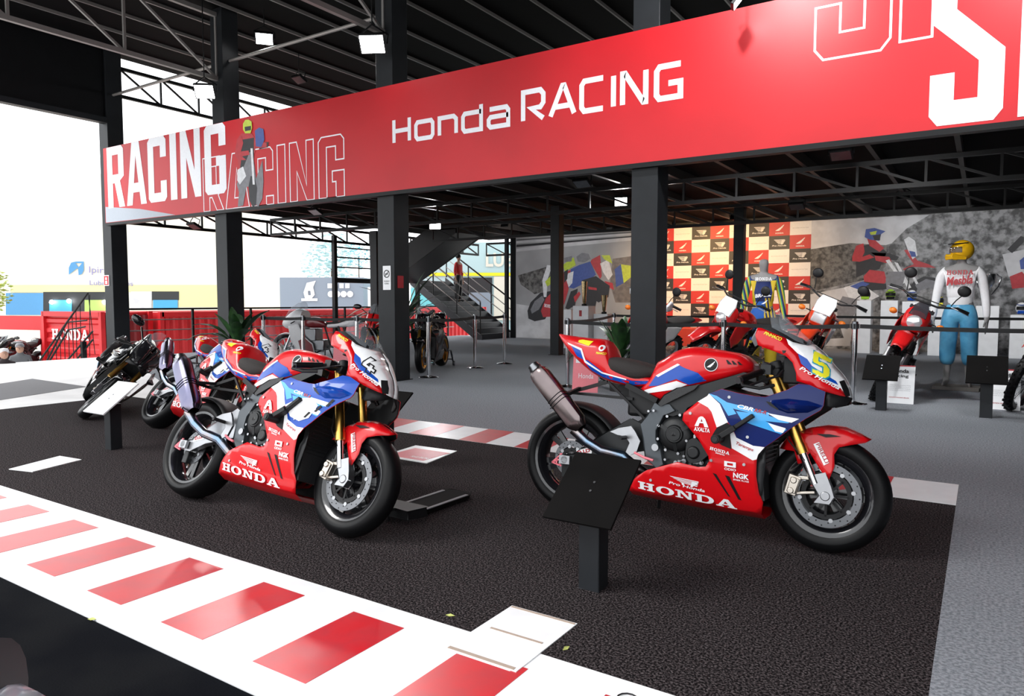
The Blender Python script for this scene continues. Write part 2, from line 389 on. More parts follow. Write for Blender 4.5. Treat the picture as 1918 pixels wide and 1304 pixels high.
# ================================================================ COLUMNS AND ROOF
def column(x, y, w, top, label, lo=0.0):
    t = thing('column', label, 'column', (x, y, lo), group='black square columns')
    MB().box((-w / 2, -w / 2, 0), (w / 2, w / 2, top - lo)).build('shaft', COLUMNM, t, smooth=False, bevel=.008)
    MB().box((-w / 2 - .03, -w / 2 - .03, 0), (w / 2 + .03, w / 2 + .03, .012)).build('base_plate', DARKSTEEL, t, smooth=False)
    return t
CY0 = 8.92
colx = [-16.72, -12.52, -8.18, -3.70, .78]
names = ['black column with red fire sign at the open end of the red banner', 'black column behind the red banner letters, plant at its foot', 'black column bearing the no smoking sign under the banner', 'black column behind the racing motorcycle seat, plant beside it', 'black column under the banner beside the large white letter']
for x, n in zip(colx, names): column(x, CY0, .36, 6.9, n)
column(-14.6, 15.2, .26, 3.3, 'slim black column behind the white classic racing motorcycle')
column(-8.72, 15.3, .24, 3.6, 'slim black column before the cornering racer mural')
column(-14.25, 21.4, .12, 3.6, 'thin black post at the stair end of the racer mural')
column(-5.1, 18.0, .24, 3.6, 'slim black column behind the blue and yellow dressed mannequin')
ROOFM = mat('black_roof_sheet', (.0025, .0025, .003), .85, spec=.1, var=.3, vscale=2)
PURL = mat('grey_purlin_steel', (.22, .21, .205), .45, .2)
RZ = 6.9
roof = MB().box((-16.9, -.3, RZ), (7, 24, RZ + .12)).build('ceiling', ROOFM, smooth=False); struct(roof)
pu = None
for i in range(23):
    x = -16.2 + i * 1.0
    if pu is None: pu = MB().box((-.016, -.2, RZ - .06), (.016, 23.5, RZ)).build('purlin', PURL, roof, smooth=False); pu.location.x = x
    else: o = pu.copy(); COL.objects.link(o); o.location.x = x
# mezzanine deck over the rear hall
mez = MB().box((-16.5, 9.3, 3.72), (7, 23.5, 3.95)).build('ceiling', ROOFM, smooth=False); struct(mez)
# opening over the stair is left dark; joists under the mezzanine
MEZP = mat('dull_dark_joist', (.05, .045, .042), .5, .2)
jo = None
for i in range(20):
    x = -15.8 + i * 1.1
    if jo is None: jo = MB().box((-.035, 9.4, 3.55), (.035, 21.2, 3.72)).build('joist', MEZP, mez, smooth=False); jo.location.x = x
    else: o = jo.copy(); COL.objects.link(o); o.location.x = x
def truss(a, b, h, label, n, w=.055, m=None):
    a = Vector(a); b = Vector(b); m = m or DARKSTEEL; t = thing('roof_truss', label, 'truss', a, group='black lattice roof trusses'); d = b - a; upv = Vector((0, 0, h))
    MB().bar((0, 0, 0), d, w * 1.3).build('chord', m, t, smooth=False); MB().bar(upv, upv + d, w * 1.3).build('chord', m, t, smooth=False)
    for i in range(n):
        p = d * (i / n); q = d * ((i + 1) / n)
        MB().bar(p, p + upv, w * .7).build('web_bar', m, t, smooth=False); MB().bar(p + upv, q, w * .7).build('web_bar', m, t, smooth=False)
    MB().bar(d, d + upv, w * .7).build('web_bar', m, t, smooth=False)
    return t
TUBE = mat('light_grey_tube', (.30, .28, .27), .4, .3)
truss((-16.65, 9.1, 5.97), (-16.65, 23, 5.97), .62, 'lattice truss against the sky above the open left side', 14)
truss((-16.65, 9.1, 3.12), (-16.65, 23, 3.12), .38, 'low lattice truss along the open left side under the banner', 14)
truss((-12.52, 3.4, 5.58), (-12.52, 8.74, 5.58), 1.2, 'deep truss running out from the column beside the hanging square floodlight', 3, .06, PURL)
truss((-8.18, 3.4, 5.58), (-8.18, 8.74, 5.58), 1.2, 'deep truss meeting the column with the no smoking sign', 3, .06, PURL)
truss((-16.4, 23.2, 3.1), (-5, 23.2, 3.1), .45, 'rear lattice truss above the stairs', 12)
truss((-16.4, 13.0, 3.12), (5, 13.0, 3.12), .40, 'lattice beam under the mezzanine over the stanchions', 22)
truss((-14, 17.0, 3.12), (5, 17.0, 3.12), .40, 'lattice beam under the mezzanine over the mannequins', 20)
for x0, x1, nm in ((-16.55, -12.69, 'thin grey tie tube between the two left columns'), (-12.35, -8.355, 'thin grey tie tube below the bright round roof lamp')):
    tag(MB().cyl((x0, 8.9, 5.93), (x1, 8.9, 5.93), .03, n=10).build('tie_tube', TUBE), nm, 'tube', 'tie tubes')
# black side fascia above the open left side, near the camera
sf = MB().box((-16.72, -1.5, 5.28), (-16.60, 8.74, RZ)).build('wall_left', DARKSTEEL, smooth=False); struct(sf)
MB().box((-16.60, -1.5, 5.28), (-16.52, 8.74, 5.40)).build('edge_trim', COLUMNM, sf, smooth=False)
# ================================================================ RED BANNER
FY = 8.66; FZ0, FZ1 = 3.06, 4.71
BANR = mat('red_banner_print', (.54, .005, .012), .42, col2=(.48, .004, .010), vscale=.8)
BANW = mat('white_banner_print', (.86, .87, .92), .42)
BANG = mat('grey_banner_print', (.36, .40, .46), .42)
ban = MB().box((-16.6, FY, FZ0), (3.2, FY + .1, FZ1)).build('banner', BANR, smooth=False)
tag(ban, 'long red banner board with white racing lettering across the columns', 'banner')
MB().box((-16.6, FY - .005, FZ0 - .06), (3.2, FY + .12, FZ0)).build('lower_rail', DARKSTEEL, ban, smooth=False)
def fp(x, z, k=.004): return (x, FY - k, z)
def bz(px_, py_): p = aty(px_, py_, FY); return (p.x, p.z)
FL = lambda u, v: fp(u, v)
mb = MB()
# 'Honda RACING' stroke lettering: measured left/right x and baseline from the photograph
jj = [0]
def wide_word(mb, word, xs, z0, h, th):
    for ch, (a, b) in zip(word, xs):
        for st in WIDE[ch]:
            pts = [(a + th / 2 + p[0] * (b - a - th), z0 + th / 2 + p[1] * (h - th)) for p in st]
            cl = pts[0] == pts[-1]; jj[0] += 1; kk = .0035 + .0004 * (jj[0] % 4)
            mb.ribbon(pts[:-1] if cl else pts, th, lambda u, v: fp(u, v, kk), closed=cl)
def xs_of(lst): return [(bz(a, 230)[0], bz(b, 230)[0]) for a, b in lst]
wide_word(mb, 'Honda', xs_of([(735, 770), (776, 814), (820, 858), (864, 905), (912, 956)]), bz(738, 272)[1], .42, .068)
wide_word(mb, 'RACING', xs_of([(976, 1022), (1027, 1080), (1085, 1134), (1144, 1152), (1161, 1214), (1224, 1279)]), bz(980, 232)[1], .46, .072)
mb.build('title_lettering', BANW, ban, smooth=False)
xr0 = bz(203, 330)[0]
mb = MB()
def put_blk(mb, word, x0, x1, z0, h, outline=0.0):
    ws = [(.17 if c == 'I' else .5) for c in word]; gap = .10; tot = sum(ws) + gap * (len(word) - 1); k = (x1 - x0) / tot; x = x0
    for ch, wd in zip(word, ws):
        con = [[(min(3.19, x + p[0] * k), min(FZ1 - .002, max(FZ0 + .002, z0 + p[1] * h))) for p in c] for c in BLK[ch]]
        if outline:
            for c in con: mb.ribbon(c, outline, lambda u, v: fp(u, min(FZ1 - .002, max(FZ0 + .002, v)), .003))
        else: mb.flat(con, FL)
        x += (wd + gap) * k
put_blk(mb, 'RACING', -16.45, bz(424, 320)[0], bz(330, 372)[1] - .02, FZ1 - bz(330, 372)[1] + .015)
mb.build('side_lettering', BANW, ban, smooth=False)
mb = MB(); put_blk(mb, 'RACING', bz(382, 380)[0], bz(645, 330)[0], FZ0 - .25, 1.28, .022); mb.build('outline_lettering', BANW, ban, smooth=False)
mb = MB(); mb.flat([[(-16.58, FZ0 + .01), (-13.9, FZ0 + .01), (-15.2, FZ0 + .22), (-16.58, FZ0 + .36)]], lambda u, v: fp(u, v, .002)); mb.build('grey_corner_print', BANG, ban, smooth=False)
# big letters on the right
sx0, sx1 = bz(1527, 60)[0], bz(1668, 60)[0]
mb = MB(); zb = bz(1545, 112)[1]
con = [[(sx0 + p[0] / .5 * (sx1 - sx0), zb + p[1] * 1.9) for p in c] for c in BLK['S']]
def clipz(poly, zmax):
    out = []
    for i in range(len(poly)):
        a = poly[i - 1]; b = poly[i]
        if (a[1] <= zmax) != (b[1] <= zmax):
            t = (zmax - a[1]) / (b[1] - a[1]); out.append((a[0] + (b[0] - a[0]) * t, zmax))
        if b[1] <= zmax: out.append(b)
    return out
for c in con: mb.ribbon(clipz(c, FZ1 - .01), .024, lambda u, v: fp(u, v, .003))
lx0, lx1 = bz(1686, 60)[0], bz(1746, 60)[0]; mb.ribbon([(lx0, zb + .05), (lx1, zb + .05), (lx1, FZ1 - .01), (lx0, FZ1 - .01)], .024, lambda u, v: fp(u, v, .003))
mb.build('outline_lettering', BANW, ban, smooth=False)
qx0, qx1 = bz(1743, 120)[0], bz(1882, 120)[0]; zq = bz(1760, 236)[1]
mb = MB(); con = [[(qx0 + p[0] / .5 * (qx1 - qx0), zq + p[1] * 1.72) for p in c] for c in BLK['S']]
for c in con: mb.flat([clipz(c, FZ1 - .005)], FL)
con = [[(qx1 + .12 + p[0] / .5 * (qx1 - qx0), zq + p[1] * 1.72) for p in c] for c in BLK['P']]
mb.flat([clipz(con[0], FZ1 - .005)], FL)
mb.build('large_lettering', BANW, ban, smooth=False)
# printed motocross rider
def print_parts(parent, mapfn, items):
    for k, (nm, m, polys) in enumerate(items):
        for pg in polys: MB().flat([pg], lambda u, v: mapfn(u, v, .0045 + .0008 * k)).build(nm, m, parent, smooth=False)
pm = lambda n, c: mat('print_' + n, c, .5, var=.15, vscale=12)
PR, PB, PW, PG, PY, PK = pm('red', (.45, .03, .04)), pm('blue', (.05, .09, .32)), pm('white', (.72, .73, .76)), pm('grey', (.20, .20, .22)), pm('lime', (.50, .62, .05)), pm('black', (.02, .02, .024))
def ban_fn(u, v, k):  # photo pixels on the banner plane
    p = aty(u, v, FY); return (p.x, FY - k, p.z)
print_parts(ban, ban_fn, [
  ('rider_body', PR, [[(444, 262), (452, 250), (472, 250), (480, 262), (478, 285), (470, 300), (480, 330), (462, 345), (450, 330), (446, 300), (440, 290)]]),
  ('rider_dark', PK, [[(452, 262), (476, 258), (476, 296), (462, 300), (450, 290)], [(484, 268), (504, 266), (502, 276), (486, 280)], [(452, 300), (462, 300), (460, 320), (450, 318)]]),
  ('print_motorcycle', PG, [[(468, 285), (474, 285), (480, 335), (492, 300), (494, 340), (492, 372), (484, 388), (478, 380), (480, 350), (462, 350), (456, 385), (446, 388), (448, 360), (444, 345)]]),
  ('rider_arms', PR, [[(444, 262), (453, 254), (456, 268), (452, 284), (466, 282), (468, 290), (450, 294), (442, 284)], [(476, 256), (484, 264), (500, 268), (500, 276), (480, 278)]]),
  ('front_wheel_print', PK, [[(470, 330), (477, 330), (482, 352), (480, 384), (474, 388), (468, 376), (466, 350)]]),
  ('plate', PB, [[(478, 245), (486, 239), (494, 242), (496, 262), (490, 276), (480, 274)]]),
  ('plate_light', PW, [[(446, 318), (456, 312), (462, 330), (450, 346), (445, 338)], [(470, 278), (474, 278), (478, 346), (474, 346)]]),
  ('helmet', PY, [[(456, 232), (460, 225), (466, 224), (472, 228), (473, 240), (470, 250), (460, 250), (456, 243)]]),
  ('goggles', PK, [[(459, 238), (471, 236), (471, 244), (460, 246)]])])
# signs on columns
sg = thing('fire_sign', 'small red fire equipment sign on the leftmost black column', 'sign', (-16.80, CY0 - .185, 1.78))
MB().box((-.10, -.008, -.12), (.12, 0, .12)).build('plate', WHITE, sg, smooth=False); MB().box((-.085, -.011, -.105), (.105, -.008, .105)).build('red_field', mat('sign_red', (.45, .02, .03), .5), sg, smooth=False)
q = MB(); q.flat([ell(.01, .04, .035, .035, 10)], lambda u, v: (u, -.013, v)); q.flat([rect(-.03, -.08, .05, -.01)], lambda u, v: (u, -.013, v)); q.build('symbol', WHITE, sg, smooth=False)
cA = -8.18
sg = thing('no_smoking_sign', 'white no smoking notice on the black column under the banner', 'sign', (cA + .02, CY0 - .182, 1.68))
MB().box((-.085, -.008, -.19), (.085, 0, .20)).build('plate', WHITE, sg, smooth=False)
q = MB(); q.ribbon(ell(0, .07, .058, .058, 20), .014, lambda u, v: (u, -.011, v)); q.ribbon([(-.04, .03), (.04, .11)], .012, lambda u, v: (u, -.011, v), False); q.flat([rect(-.035, .06, .03, .075)], lambda u, v: (u, -.011, v))
put_text(q, 'PROIBIDO', (-.06, -.06), (.06, -.06), .022, lambda u, v: (u, -.011, v)); put_text(q, 'FUMAR', (-.045, -.10), (.045, -.10), .026, lambda u, v: (u, -.011, v)); q.build('printed_symbol', BLACK, sg, smooth=False)
sg = MB().box((0, -.09, -.1), (.006, .05, .1)).build('small_sign', mat('sign_red', (.45, .02, .03), .5), smooth=False); sg.location = (cA + .181, CY0 - .02, 1.62); tag(sg, 'small red plate on the side of the no smoking column', 'sign')
# ================================================================ RACING MOTORCYCLE
WB = 1.455
def cat_tab(tab, x):
    """smooth (Catmull-Rom) table lookup"""
    if x <= tab[0][0]: return tab[0][1]
    if x >= tab[-1][0]: return tab[-1][1]
    for i in range(len(tab) - 1):
        if x <= tab[i + 1][0]:
            x0, y0 = tab[i]; x1, y1 = tab[i + 1]; h = x1 - x0; t = (x - x0) / h
            m0 = (y1 - tab[i - 1][1]) / (x1 - tab[i - 1][0]) if i else (y1 - y0) / h
            m1 = (tab[i + 2][1] - y0) / (tab[i + 2][0] - x0) if i + 2 < len(tab) else (y1 - y0) / h
            return (2*t**3 - 3*t*t + 1)*y0 + (t**3 - 2*t*t + t)*h*m0 + (-2*t**3 + 3*t*t)*y1 + (t**3 - t*t)*h*m1
class Loft:
    """closed body along x: top z, bottom z, half width, superellipse exponent"""
    def __init__(s, top, bot, hw, n=3.0): s.top, s.bot, s.hw, s.n = top, bot, hw, n
    def y(s, x, z):
        a = cat_tab(s.top, x); b = cat_tab(s.bot, x); c = (a + b) / 2; h = max((a - b) / 2, 1e-4)
        t = min(1, abs((z - c) / h)); return cat_tab(s.hw, x) * max(0, 1 - t ** s.n) ** (1 / s.n)
    def mesh(s, N=26, K=24):
        mb = MB(); x0 = s.top[0][0]; x1 = s.top[-1][0]; vs = []
        for i in range(N + 1):
            x = x0 + (x1 - x0) * i / N; a = cat_tab(s.top, x); b = cat_tab(s.bot, x); w_ = cat_tab(s.hw, x)
            for k in range(K):
                t = 2 * pi * k / K; cy = abs(cos(t)) ** (2 / s.n) * (1 if cos(t) > 0 else -1); cz = abs(sin(t)) ** (2 / s.n) * (1 if sin(t) > 0 else -1)
                vs.append((x, w_ * cy, (a + b) / 2 + (a - b) / 2 * cz))
        fs = [(i * K + k, i * K + (k + 1) % K, (i + 1) * K + (k + 1) % K, (i + 1) * K + k) for i in range(N) for k in range(K)]
        fs += [tuple(range(K - 1, -1, -1)), tuple(range(N * K, N * K + K))]
        return mb.add(vs, fs)
def surf_top(ztop, W, depth, n=2.2):
    def f(x, z):
        t = max(0, min(1, (cat_tab(ztop, x) - z) / depth)); return cat_tab(W, x) * max(0, 1 - (1 - t) ** n) ** (1 / n)
    return f
F_Z = [(.12, .10), (.18, .150), (.26, .185), (.40, .225), (.55, .245), (.70, .262), (.80, .25), (.90, .205)]
F_X = [(.40, .80), (.60, 1.0), (1.15, 1.0), (1.30, .93), (1.42, .80), (1.52, .62)]
def fair(x, z): return cat_tab(F_Z, z) * cat_tab(F_X, x)
N_TOP = [(1.02, 1.30), (1.12, 1.285), (1.19, 1.235), (1.27, 1.16), (1.361, 1.075), (1.414, 1.029), (1.466, .965), (1.511, .914), (1.541, .856), (1.552, .80), (1.556, .70)]
nose = surf_top(N_TOP, [(1.05, .165), (1.30, .165), (1.42, .145), (1.50, .11), (1.545, .07), (1.556, .05)], .23)
FD_TOP = [(1.20, .50), (1.214, .525), (1.252, .582), (1.355, .638), (1.44, .657), (1.524, .654), (1.601, .625), (1.65, .60)]
fend = surf_top(FD_TOP, [(1.2, .07), (1.35, .078), (1.5, .075), (1.6, .055), (1.65, .02)], .05, 2.0)
TAIL = Loft([(-.151, 1.097), (-.10, 1.090), (-.03, 1.083), (.087, 1.073), (.16, 1.070), (.20, 1.045), (.225, .99), (.25, .925), (.40, .885), (.52, .85)],
            [(-.151, 1.082), (-.10, 1.025), (-.03, .957), (.087, .870), (.16, .832), (.205, .815), (.24, .806), (.28, .80), (.40, .785), (.52, .80)],
            [(-.151, .025), (-.10, .062), (-.03, .095), (.087, .125), (.16, .132), (.24, .136), (.40, .128), (.52, .115)], 3.0)
SEAT = Loft([(.195, .945), (.225, .960), (.30, .962), (.42, .940), (.53, .910)], [(.195, .90), (.24, .868), (.30, .85), (.42, .825), (.53, .862)], [(.195, .07), (.24, .13), (.35, .155), (.45, .145), (.53, .11)], 3.2)
TANK = Loft([(.44, .79), (.50, .86), (.53, .945), (.57, .970), (.638, 1.015), (.73, 1.040), (.822, 1.036), (.924, 1.022), (1.005, 1.006), (1.06, .965)],
            [(.44, .748), (.50, .735), (.57, .705), (.64, .735), (.74, .785), (.84, .825), (.95, .86), (1.06, .91)],
            [(.44, .11), (.50, .135), (.57, .155), (.64, .168), (.73, .175), (.84, .175), (.95, .165), (1.02, .135), (1.06, .09)], 3.4)
PAIR = {}
class Both:
    """right and left panel as two objects; a child of the right panel has its twin under the left one"""
    def __init__(s, poly, surf, off, grid): s.a = MB().sheet(poly, surf, off, -1, grid); s.b = MB().sheet(poly, surf, off, 1, grid)
    def build(s, name, m, parent, **k):
        o = s.a.build(name, m, parent, **k); p = s.b.build(name, m, PAIR.get(parent.name, parent), **k); PAIR[o.name] = p; return o
def both(poly, surf, off=0.0, grid=.03): return Both(poly, surf, off, grid)
def wheel(parent, name, x, R, W, rimM, rot=0.0, spokes=6, discR=.165, both_discs=True, discM=None):
    r = thing_part = MB(); rr = R - .085
    r.lathe([(rr - .012, -W * .40), (rr + .006, -W * .42), (rr - .006, -W * .34), (rr - .030, -W * .18), (rr - .030, W * .18), (rr - .006, W * .34), (rr + .006, W * .42), (rr - .012, W * .40), (rr - .040, W * .2), (rr - .040, -W * .2)], (x, 0, R), (0, 1, 0), 40, closed=True)
    r.cyl((x, -.055, R), (x, .055, R), .042, n=20)
    for k in range(spokes):
        a = 2 * pi * k / spokes + rot
        for da in (-.13, .13):
            p = Vector((x + .03 * cos(a), 0, R + .03 * sin(a))); q = Vector((x + (rr - .025) * cos(a + da), 0, R + (rr - .025) * sin(a + da)))
            r.bar(p, q, .034, .016, (0, 1, 0))
    o = r.build(name, rimM, parent)
    t = MB(); h = W / 2
    pr = [(rr, -W * .40), (rr + .012, -h * .93), (rr + .035, -h), (R - .045, -h * .985), (R - .024, -h * .86), (R - .009, -h * .56), (R - .001, -h * .2), (R - .001, h * .2), (R - .009, h * .56), (R - .024, h * .86), (R - .045, h * .985), (rr + .035, h), (rr + .012, h * .93), (rr, W * .40)]
    t.lathe(pr, (x, 0, R), (0, 1, 0), 56); t.build('tyre', RUBBER, o)
    for sy in ((-1, 1) if both_discs else (-1,)):
        d = MB(); y = sy * (.066 if both_discs else .06); ri = discR - .036
        d.use(0).lathe([(ri, y - .003), (discR, y - .003), (discR, y + .003), (ri, y + .003)], (x, 0, R), (0, 1, 0), 48, closed=True)
        for k in range(30):
            a = 2 * pi * k / 30; rad = discR - .010 - .015 * (k % 2)
            d.use(1).cyl((x + rad * cos(a), y + sy * .0031, R + rad * sin(a)), (x + rad * cos(a), y + sy * .0036, R + rad * sin(a)), .0042, n=6)
        d.use(2)
        for k in range(8):
            a = 2 * pi * k / 8 + .2; c1 = Vector((x + ri * cos(a), y, R + ri * sin(a))); d.cyl(c1 - Vector((0, .006, 0)), c1 + Vector((0, .006, 0)), .011, n=10)
        d.use(1).lathe([(ri - .030, y - .002), (ri - .006, y - .002), (ri - .006, y + .002), (ri - .030, y + .002)], (x, 0, R), (0, 1, 0), 40, closed=True)
        for k in range(8):
            a = 2 * pi * k / 8; d.bar((x + .045 * cos(a), y, R + .045 * sin(a)), (x + (ri - .02) * cos(a), y, R + (ri - .02) * sin(a)), .012, .004, (0, 1, 0))
        d.build('brake_disc', [discM or DISCM, BLACK, ALU], o)
    MB().cyl((x, -.11, R), (x, .11, R), .012, n=12).build('axle', ALU, o)
    return o
TH = [(0, 0)]
def superbike(label, pose, lean, heading, pal, group=None, scale=1.0):
    B, S, Lb, Wt = pal.get('body', RED), pal.get('side', BLUE), pal.get('light', SKY), pal.get('white', WHITE)
    race = pal.get('race', True)
    bk = thing('racing_motorcycle' if race else 'sport_motorcycle', label, 'motorcycle', (pose[0], pose[1], pal.get('lift', .004 + .06 * (1 - cos(lean)))), (-lean, 0, heading), group, scale)
    rimM = pal.get('rim', BLACKG)
    wheel(bk, 'rear_wheel', 0, .325, .19, rimM, .3, 6, .11, False); fw = wheel(bk, 'front_wheel', WB, .30, .12, rimM, .1, 6, .165, True)
    # ---- fork, caliper, fender
    ax = Vector((WB, 0, .30)); fd = Vector((-.43, 0, 1)).normalized()
    for sy in (-1, 1):
        p = lambda t, dx=0: Vector((WB - .028 - dx, sy * .102, .30)) + fd * t
        fk = MB(); fk.use(0).cyl(p(.235), p(.70), .027, n=18); fk.cyl(p(.222), p(.272), .0305, n=18); fk.use(1).cyl(p(.06), p(.235), .0215, n=16)
        fk = fk.build('fork_leg', [pal.get('fork', GOLD), CHROME], bk)
        ft = MB(); ft.prism([(-.045, -.035), (.022, -.042), (.045, .0), (.03, .05), (-.005, .115), (-.05, .10), (-.062, .05), (-.03, .0)], lambda u, v: (WB + u, sy * .115, .30 + v), (0, -sy * .04, 0))
        ft.cyl((WB, sy * .12, .30), (WB, sy * .07, .30), .024, n=14); ft.build('fork_foot', ALU, fk, bevel=.004)
        cp = MB(); ca = Vector((WB - .16, sy * .078, .335)); Rr = Matrix.Rotation(.25, 3, 'Y')
        cp.obox(ca, (.062, .05, .105), Rr); cp.obox(ca + Vector((.005, sy * .028, 0)), (.045, .02, .08), Rr)
        for dz in (-.028, .028): cp.cyl(ca + Rr @ Vector((0, 0, dz)) + Vector((0, sy * .02, 0)), ca + Rr @ Vector((0, 0, dz)) + Vector((0, sy * .046, 0)), .017, n=12)
        cp.bar((WB - .05, sy * .09, .31), (WB - .165, sy * .085, .29), .016); cp.bar((WB - .06, sy * .09, .38), (WB - .15, sy * .085, .375), .02)
        cp.build('brake_caliper', mat('nickel_caliper', (.55, .50, .44), .35, 1.0), fk, bevel=.004)
        hs = MB(); hs.tube([(WB - .13, sy * .10, .40), (WB - .10, sy * .12, .47), (WB - .18, sy * .13, .56), (WB - .25, sy * .08, .66)], .004, 6); hs.build('brake_hose', BLACK, fk)
    fpol = [(1.214, .513), (1.252, .579), (1.355, .635), (1.44, .655), (1.524, .652), (1.601, .622), (1.648, .60), (1.624, .583), (1.56, .567), (1.506, .55), (1.485, .511), (1.49, .452), (1.465, .376), (1.421, .431), (1.37, .51), (1.335, .452), (1.315, .445), (1.293, .509)]
    fe = both(fpol, lambda x, z: fend(x, z) + .012 * max(0, (.56 - z)) / .15); fe = fe.build('front_fender', B, bk, solid=.003, inner=BLACK)
    tp = MB(); pts = [(t, cat_tab(FD_TOP, t)) for t in [1.214 + .434 * i / 16 for i in range(17)]]; vs = []
    for x, z in pts: vs += [(x, -.012, z + .001), (x, .012, z + .001)]
    tp.add(vs, [(2 * i, 2 * i + 1, 2 * i + 3, 2 * i + 2) for i in range(16)]); tp.build('fender_ridge', B, fe)
    if race:
        MB().sheet([(1.397, .609), (1.459, .613), (1.515, .606), (1.443, .595)], fend, .006, -1).build('fender_slot', BLACK, fe)
        q = MB(); f2 = lambda x, z: fend(x, z) + .012 * max(0, (.56 - z)) / .15
        q.use(0).sheet([(1.385, .555), (1.412, .568), (1.464, .468), (1.440, .452)], f2, .004, -1)
        q.use(1); put_text(q, 'PIRELLI', (1.397, .555), (1.447, .463), .018, lambda u, v: (u, -(f2(u, v) + .006), v), bold=.02); q.build('tyre_brand_decal', [Wt, PR], fe)
    # ---- side fairings
    spol = [(.415, .193), (.443, .256), (.476, .288), (.536, .328), (.721, .397), (.835, .383), (.875, .39), (.895, .423), (.89, .449), (.837, .532), (.746, .63), (.752, .667), (.824, .732), (.875, .769), (.913, .795), (.946, .811), (1.03, .795), (1.12, .785), (1.171, .784), (1.268, .826), (1.319, .861), (1.37, .859), (1.445, .829), (1.441, .758), (1.429, .733), (1.367, .688), (1.304, .637), (1.225, .565), (1.176, .526), (1.145, .485), (1.138, .459), (1.136, .37), (1.148, .284), (1.168, .235), (1.155, .165), (.89, .172)]
    sf_ = both(spol, fair).build('side_fairing', B, bk, solid=.004, inner=BLACK)
    bt = MB(); vs = []; xs = [.415 + .745 * i / 14 for i in range(15)]
    for x in xs:
        zl = lerp_tab([(.415, .193), (.89, .172), (1.16, .165)], x); yy = fair(x, zl); vs += [(x, -yy, zl), (x, -yy * .55, zl - .03), (x, yy * .55, zl - .03), (x, yy, zl)]
    bt.add(vs, [(4 * i + k, 4 * i + k + 1, 4 * i + k + 5, 4 * i + k + 4) for i in range(14) for k in range(3)]); bt.build('belly_pan', B, sf_)
    def dec(name, m, poly, surf=fair, off=.0016, par=None, grid=.03, two=True):
        return (both(poly, surf, off, grid) if two else MB().sheet(poly, surf, off, -1, grid)).build(name, m, par or sf_)
    dec('blue_panel', S, [(.883, .782), (.913, .794), (.946, .810), (1.03, .794), (1.12, .784), (1.171, .783), (1.268, .825), (1.319, .860), (1.37, .858), (1.444, .828), (1.440, .758), (1.428, .734), (1.366, .689), (1.303, .638), (1.224, .566), (1.176, .527), (1.119, .528), (1.034, .562), (1.015, .611), (.99, .638), (.944, .731)])
    dec('white_panel', Wt, [(.827, .735), (.875, .768), (.883, .781), (.944, .731), (.99, .638), (.932, .606), (.903, .686), (.884, .708)])
    dec('white_panel', Wt, [(.999, .593), (1.012, .504), (1.118, .452), (1.138, .459), (1.145, .485), (1.176, .526), (1.119, .528), (1.034, .562), (1.02, .591)], off=.0022)
    dec('slider_recess', BLACK, [(.905, .555), (.958, .515), (1.010, .498), (1.001, .593), (1.012, .62), (.985, .636), (.932, .604)], off=.0030)
    if race:
        lb = [[(.883, .782), (.926, .772), (.982, .742), (1.192, .705), (1.193, .678), (1.013, .712), (1.032, .686), (.991, .672), (.952, .732)], [(1.03, .70), (1.118, .695), (1.181, .692), (1.238, .677), (1.331, .684), (1.283, .658), (1.177, .660), (1.279, .625), (1.253, .60), (1.11, .637), (1.06, .655)]]
        for pg in lb: dec('light_blue_flash', Lb, pg, off=.0030)
        for pg in ([(1.185, .702), (1.335, .684), (1.300, .662), (1.24, .672)], [(1.19, .652), (1.275, .632), (1.262, .607), (1.225, .612)]): dec('white_flash', Wt, pg, off=.0042)
        if pal.get('extra'): 
            for pg in ([(.99, .64), (1.10, .69), (1.20, .70), (1.25, .66), (1.20, .585), (1.13, .56), (1.05, .58), (1.02, .62)],): dec('pale_side_panel', Wt, pg, off=.0050)
            for i in range(3):
                x = 1.16 + .07 * i; dec('winglet_slot', BLACK, [(x, .585 + .04 * i), (x + .016, .583 + .04 * i), (x + .05, .615 + .045 * i), (x + .034, .62 + .045 * i)], off=.0060)
    # winglet duct bulging from the blue panel
    wp = [(1.181, .766), (1.279, .782), (1.371, .777), (1.440, .757), (1.373, .718), (1.282, .708), (1.238, .722)]
    dec('winglet', S, wp, off=lambda x, z: .002 + min(.045, dist_edge((x, z), wp) * 1.6), grid=.018)
    dec('winglet_mouth', BLACK, [(1.175, .762), (1.24, .752), (1.245, .728), (1.232, .722), (1.195, .742)], off=.0075)
    for pg in ([(.912, .362), (.932, .357), (1.002, .240), (.990, .246)], [(.977, .357), (1.000, .353), (1.060, .230), (1.043, .234)]): dec('vent_slot', BLACK, pg, off=.0025)
    # bolt heads on the panels
    bo = MB()
    for x, z in ((.905, .428), (1.075, .425), (.56, .275), (1.09, .57), (.79, .67), (.99, .77)):
        y = fair(x, z); bo.cyl((x, -y, z), (x, -y - .005, z), .008, n=10)
    tag(bo.build('panel_bolts', ALU, sf_), kind='stuff')
    fT = lambda u, v: (u, -(fair(u, v) + .0062), v)
    if race:
        q = MB(); put_slab(q, 'HONDA', (.480, .216), (1.03, .178), .044, fT, .06, up=(.02, 1)); q.build('maker_lettering', Wt, sf_, smooth=False)
        q = MB()
        for i in range(4): q.flat([[(.675 + i * .018, .316 - .0085 * i), (.838 - i * .002, .304 - .0085 * i), (.834 - i * .003, .2995 - .0085 * i), (.688 + i * .018, .311 - .0085 * i)]], fT)
        q.flat([[(.74, .288), (.752, .287), (.758, .272), (.744, .273)]], fT); q.flat([[(.80, .300), (.838, .298), (.80, .268), (.79, .270)]], fT)
        q.build('winged_decal', Wt, sf_, smooth=False); q = MB(); put_text(q, 'Pro Honda', (.668, .270), (.868, .248), .016, fT, .15, .02); q.build('sponsor_decal', Wt, sf_, smooth=False)
        q = MB(); con = [[(.975, .405), (1.035, .403), (1.035, .432), (.975, .434)], [(.990, .413), (1.020, .412), (1.020, .424), (.990, .425)]]
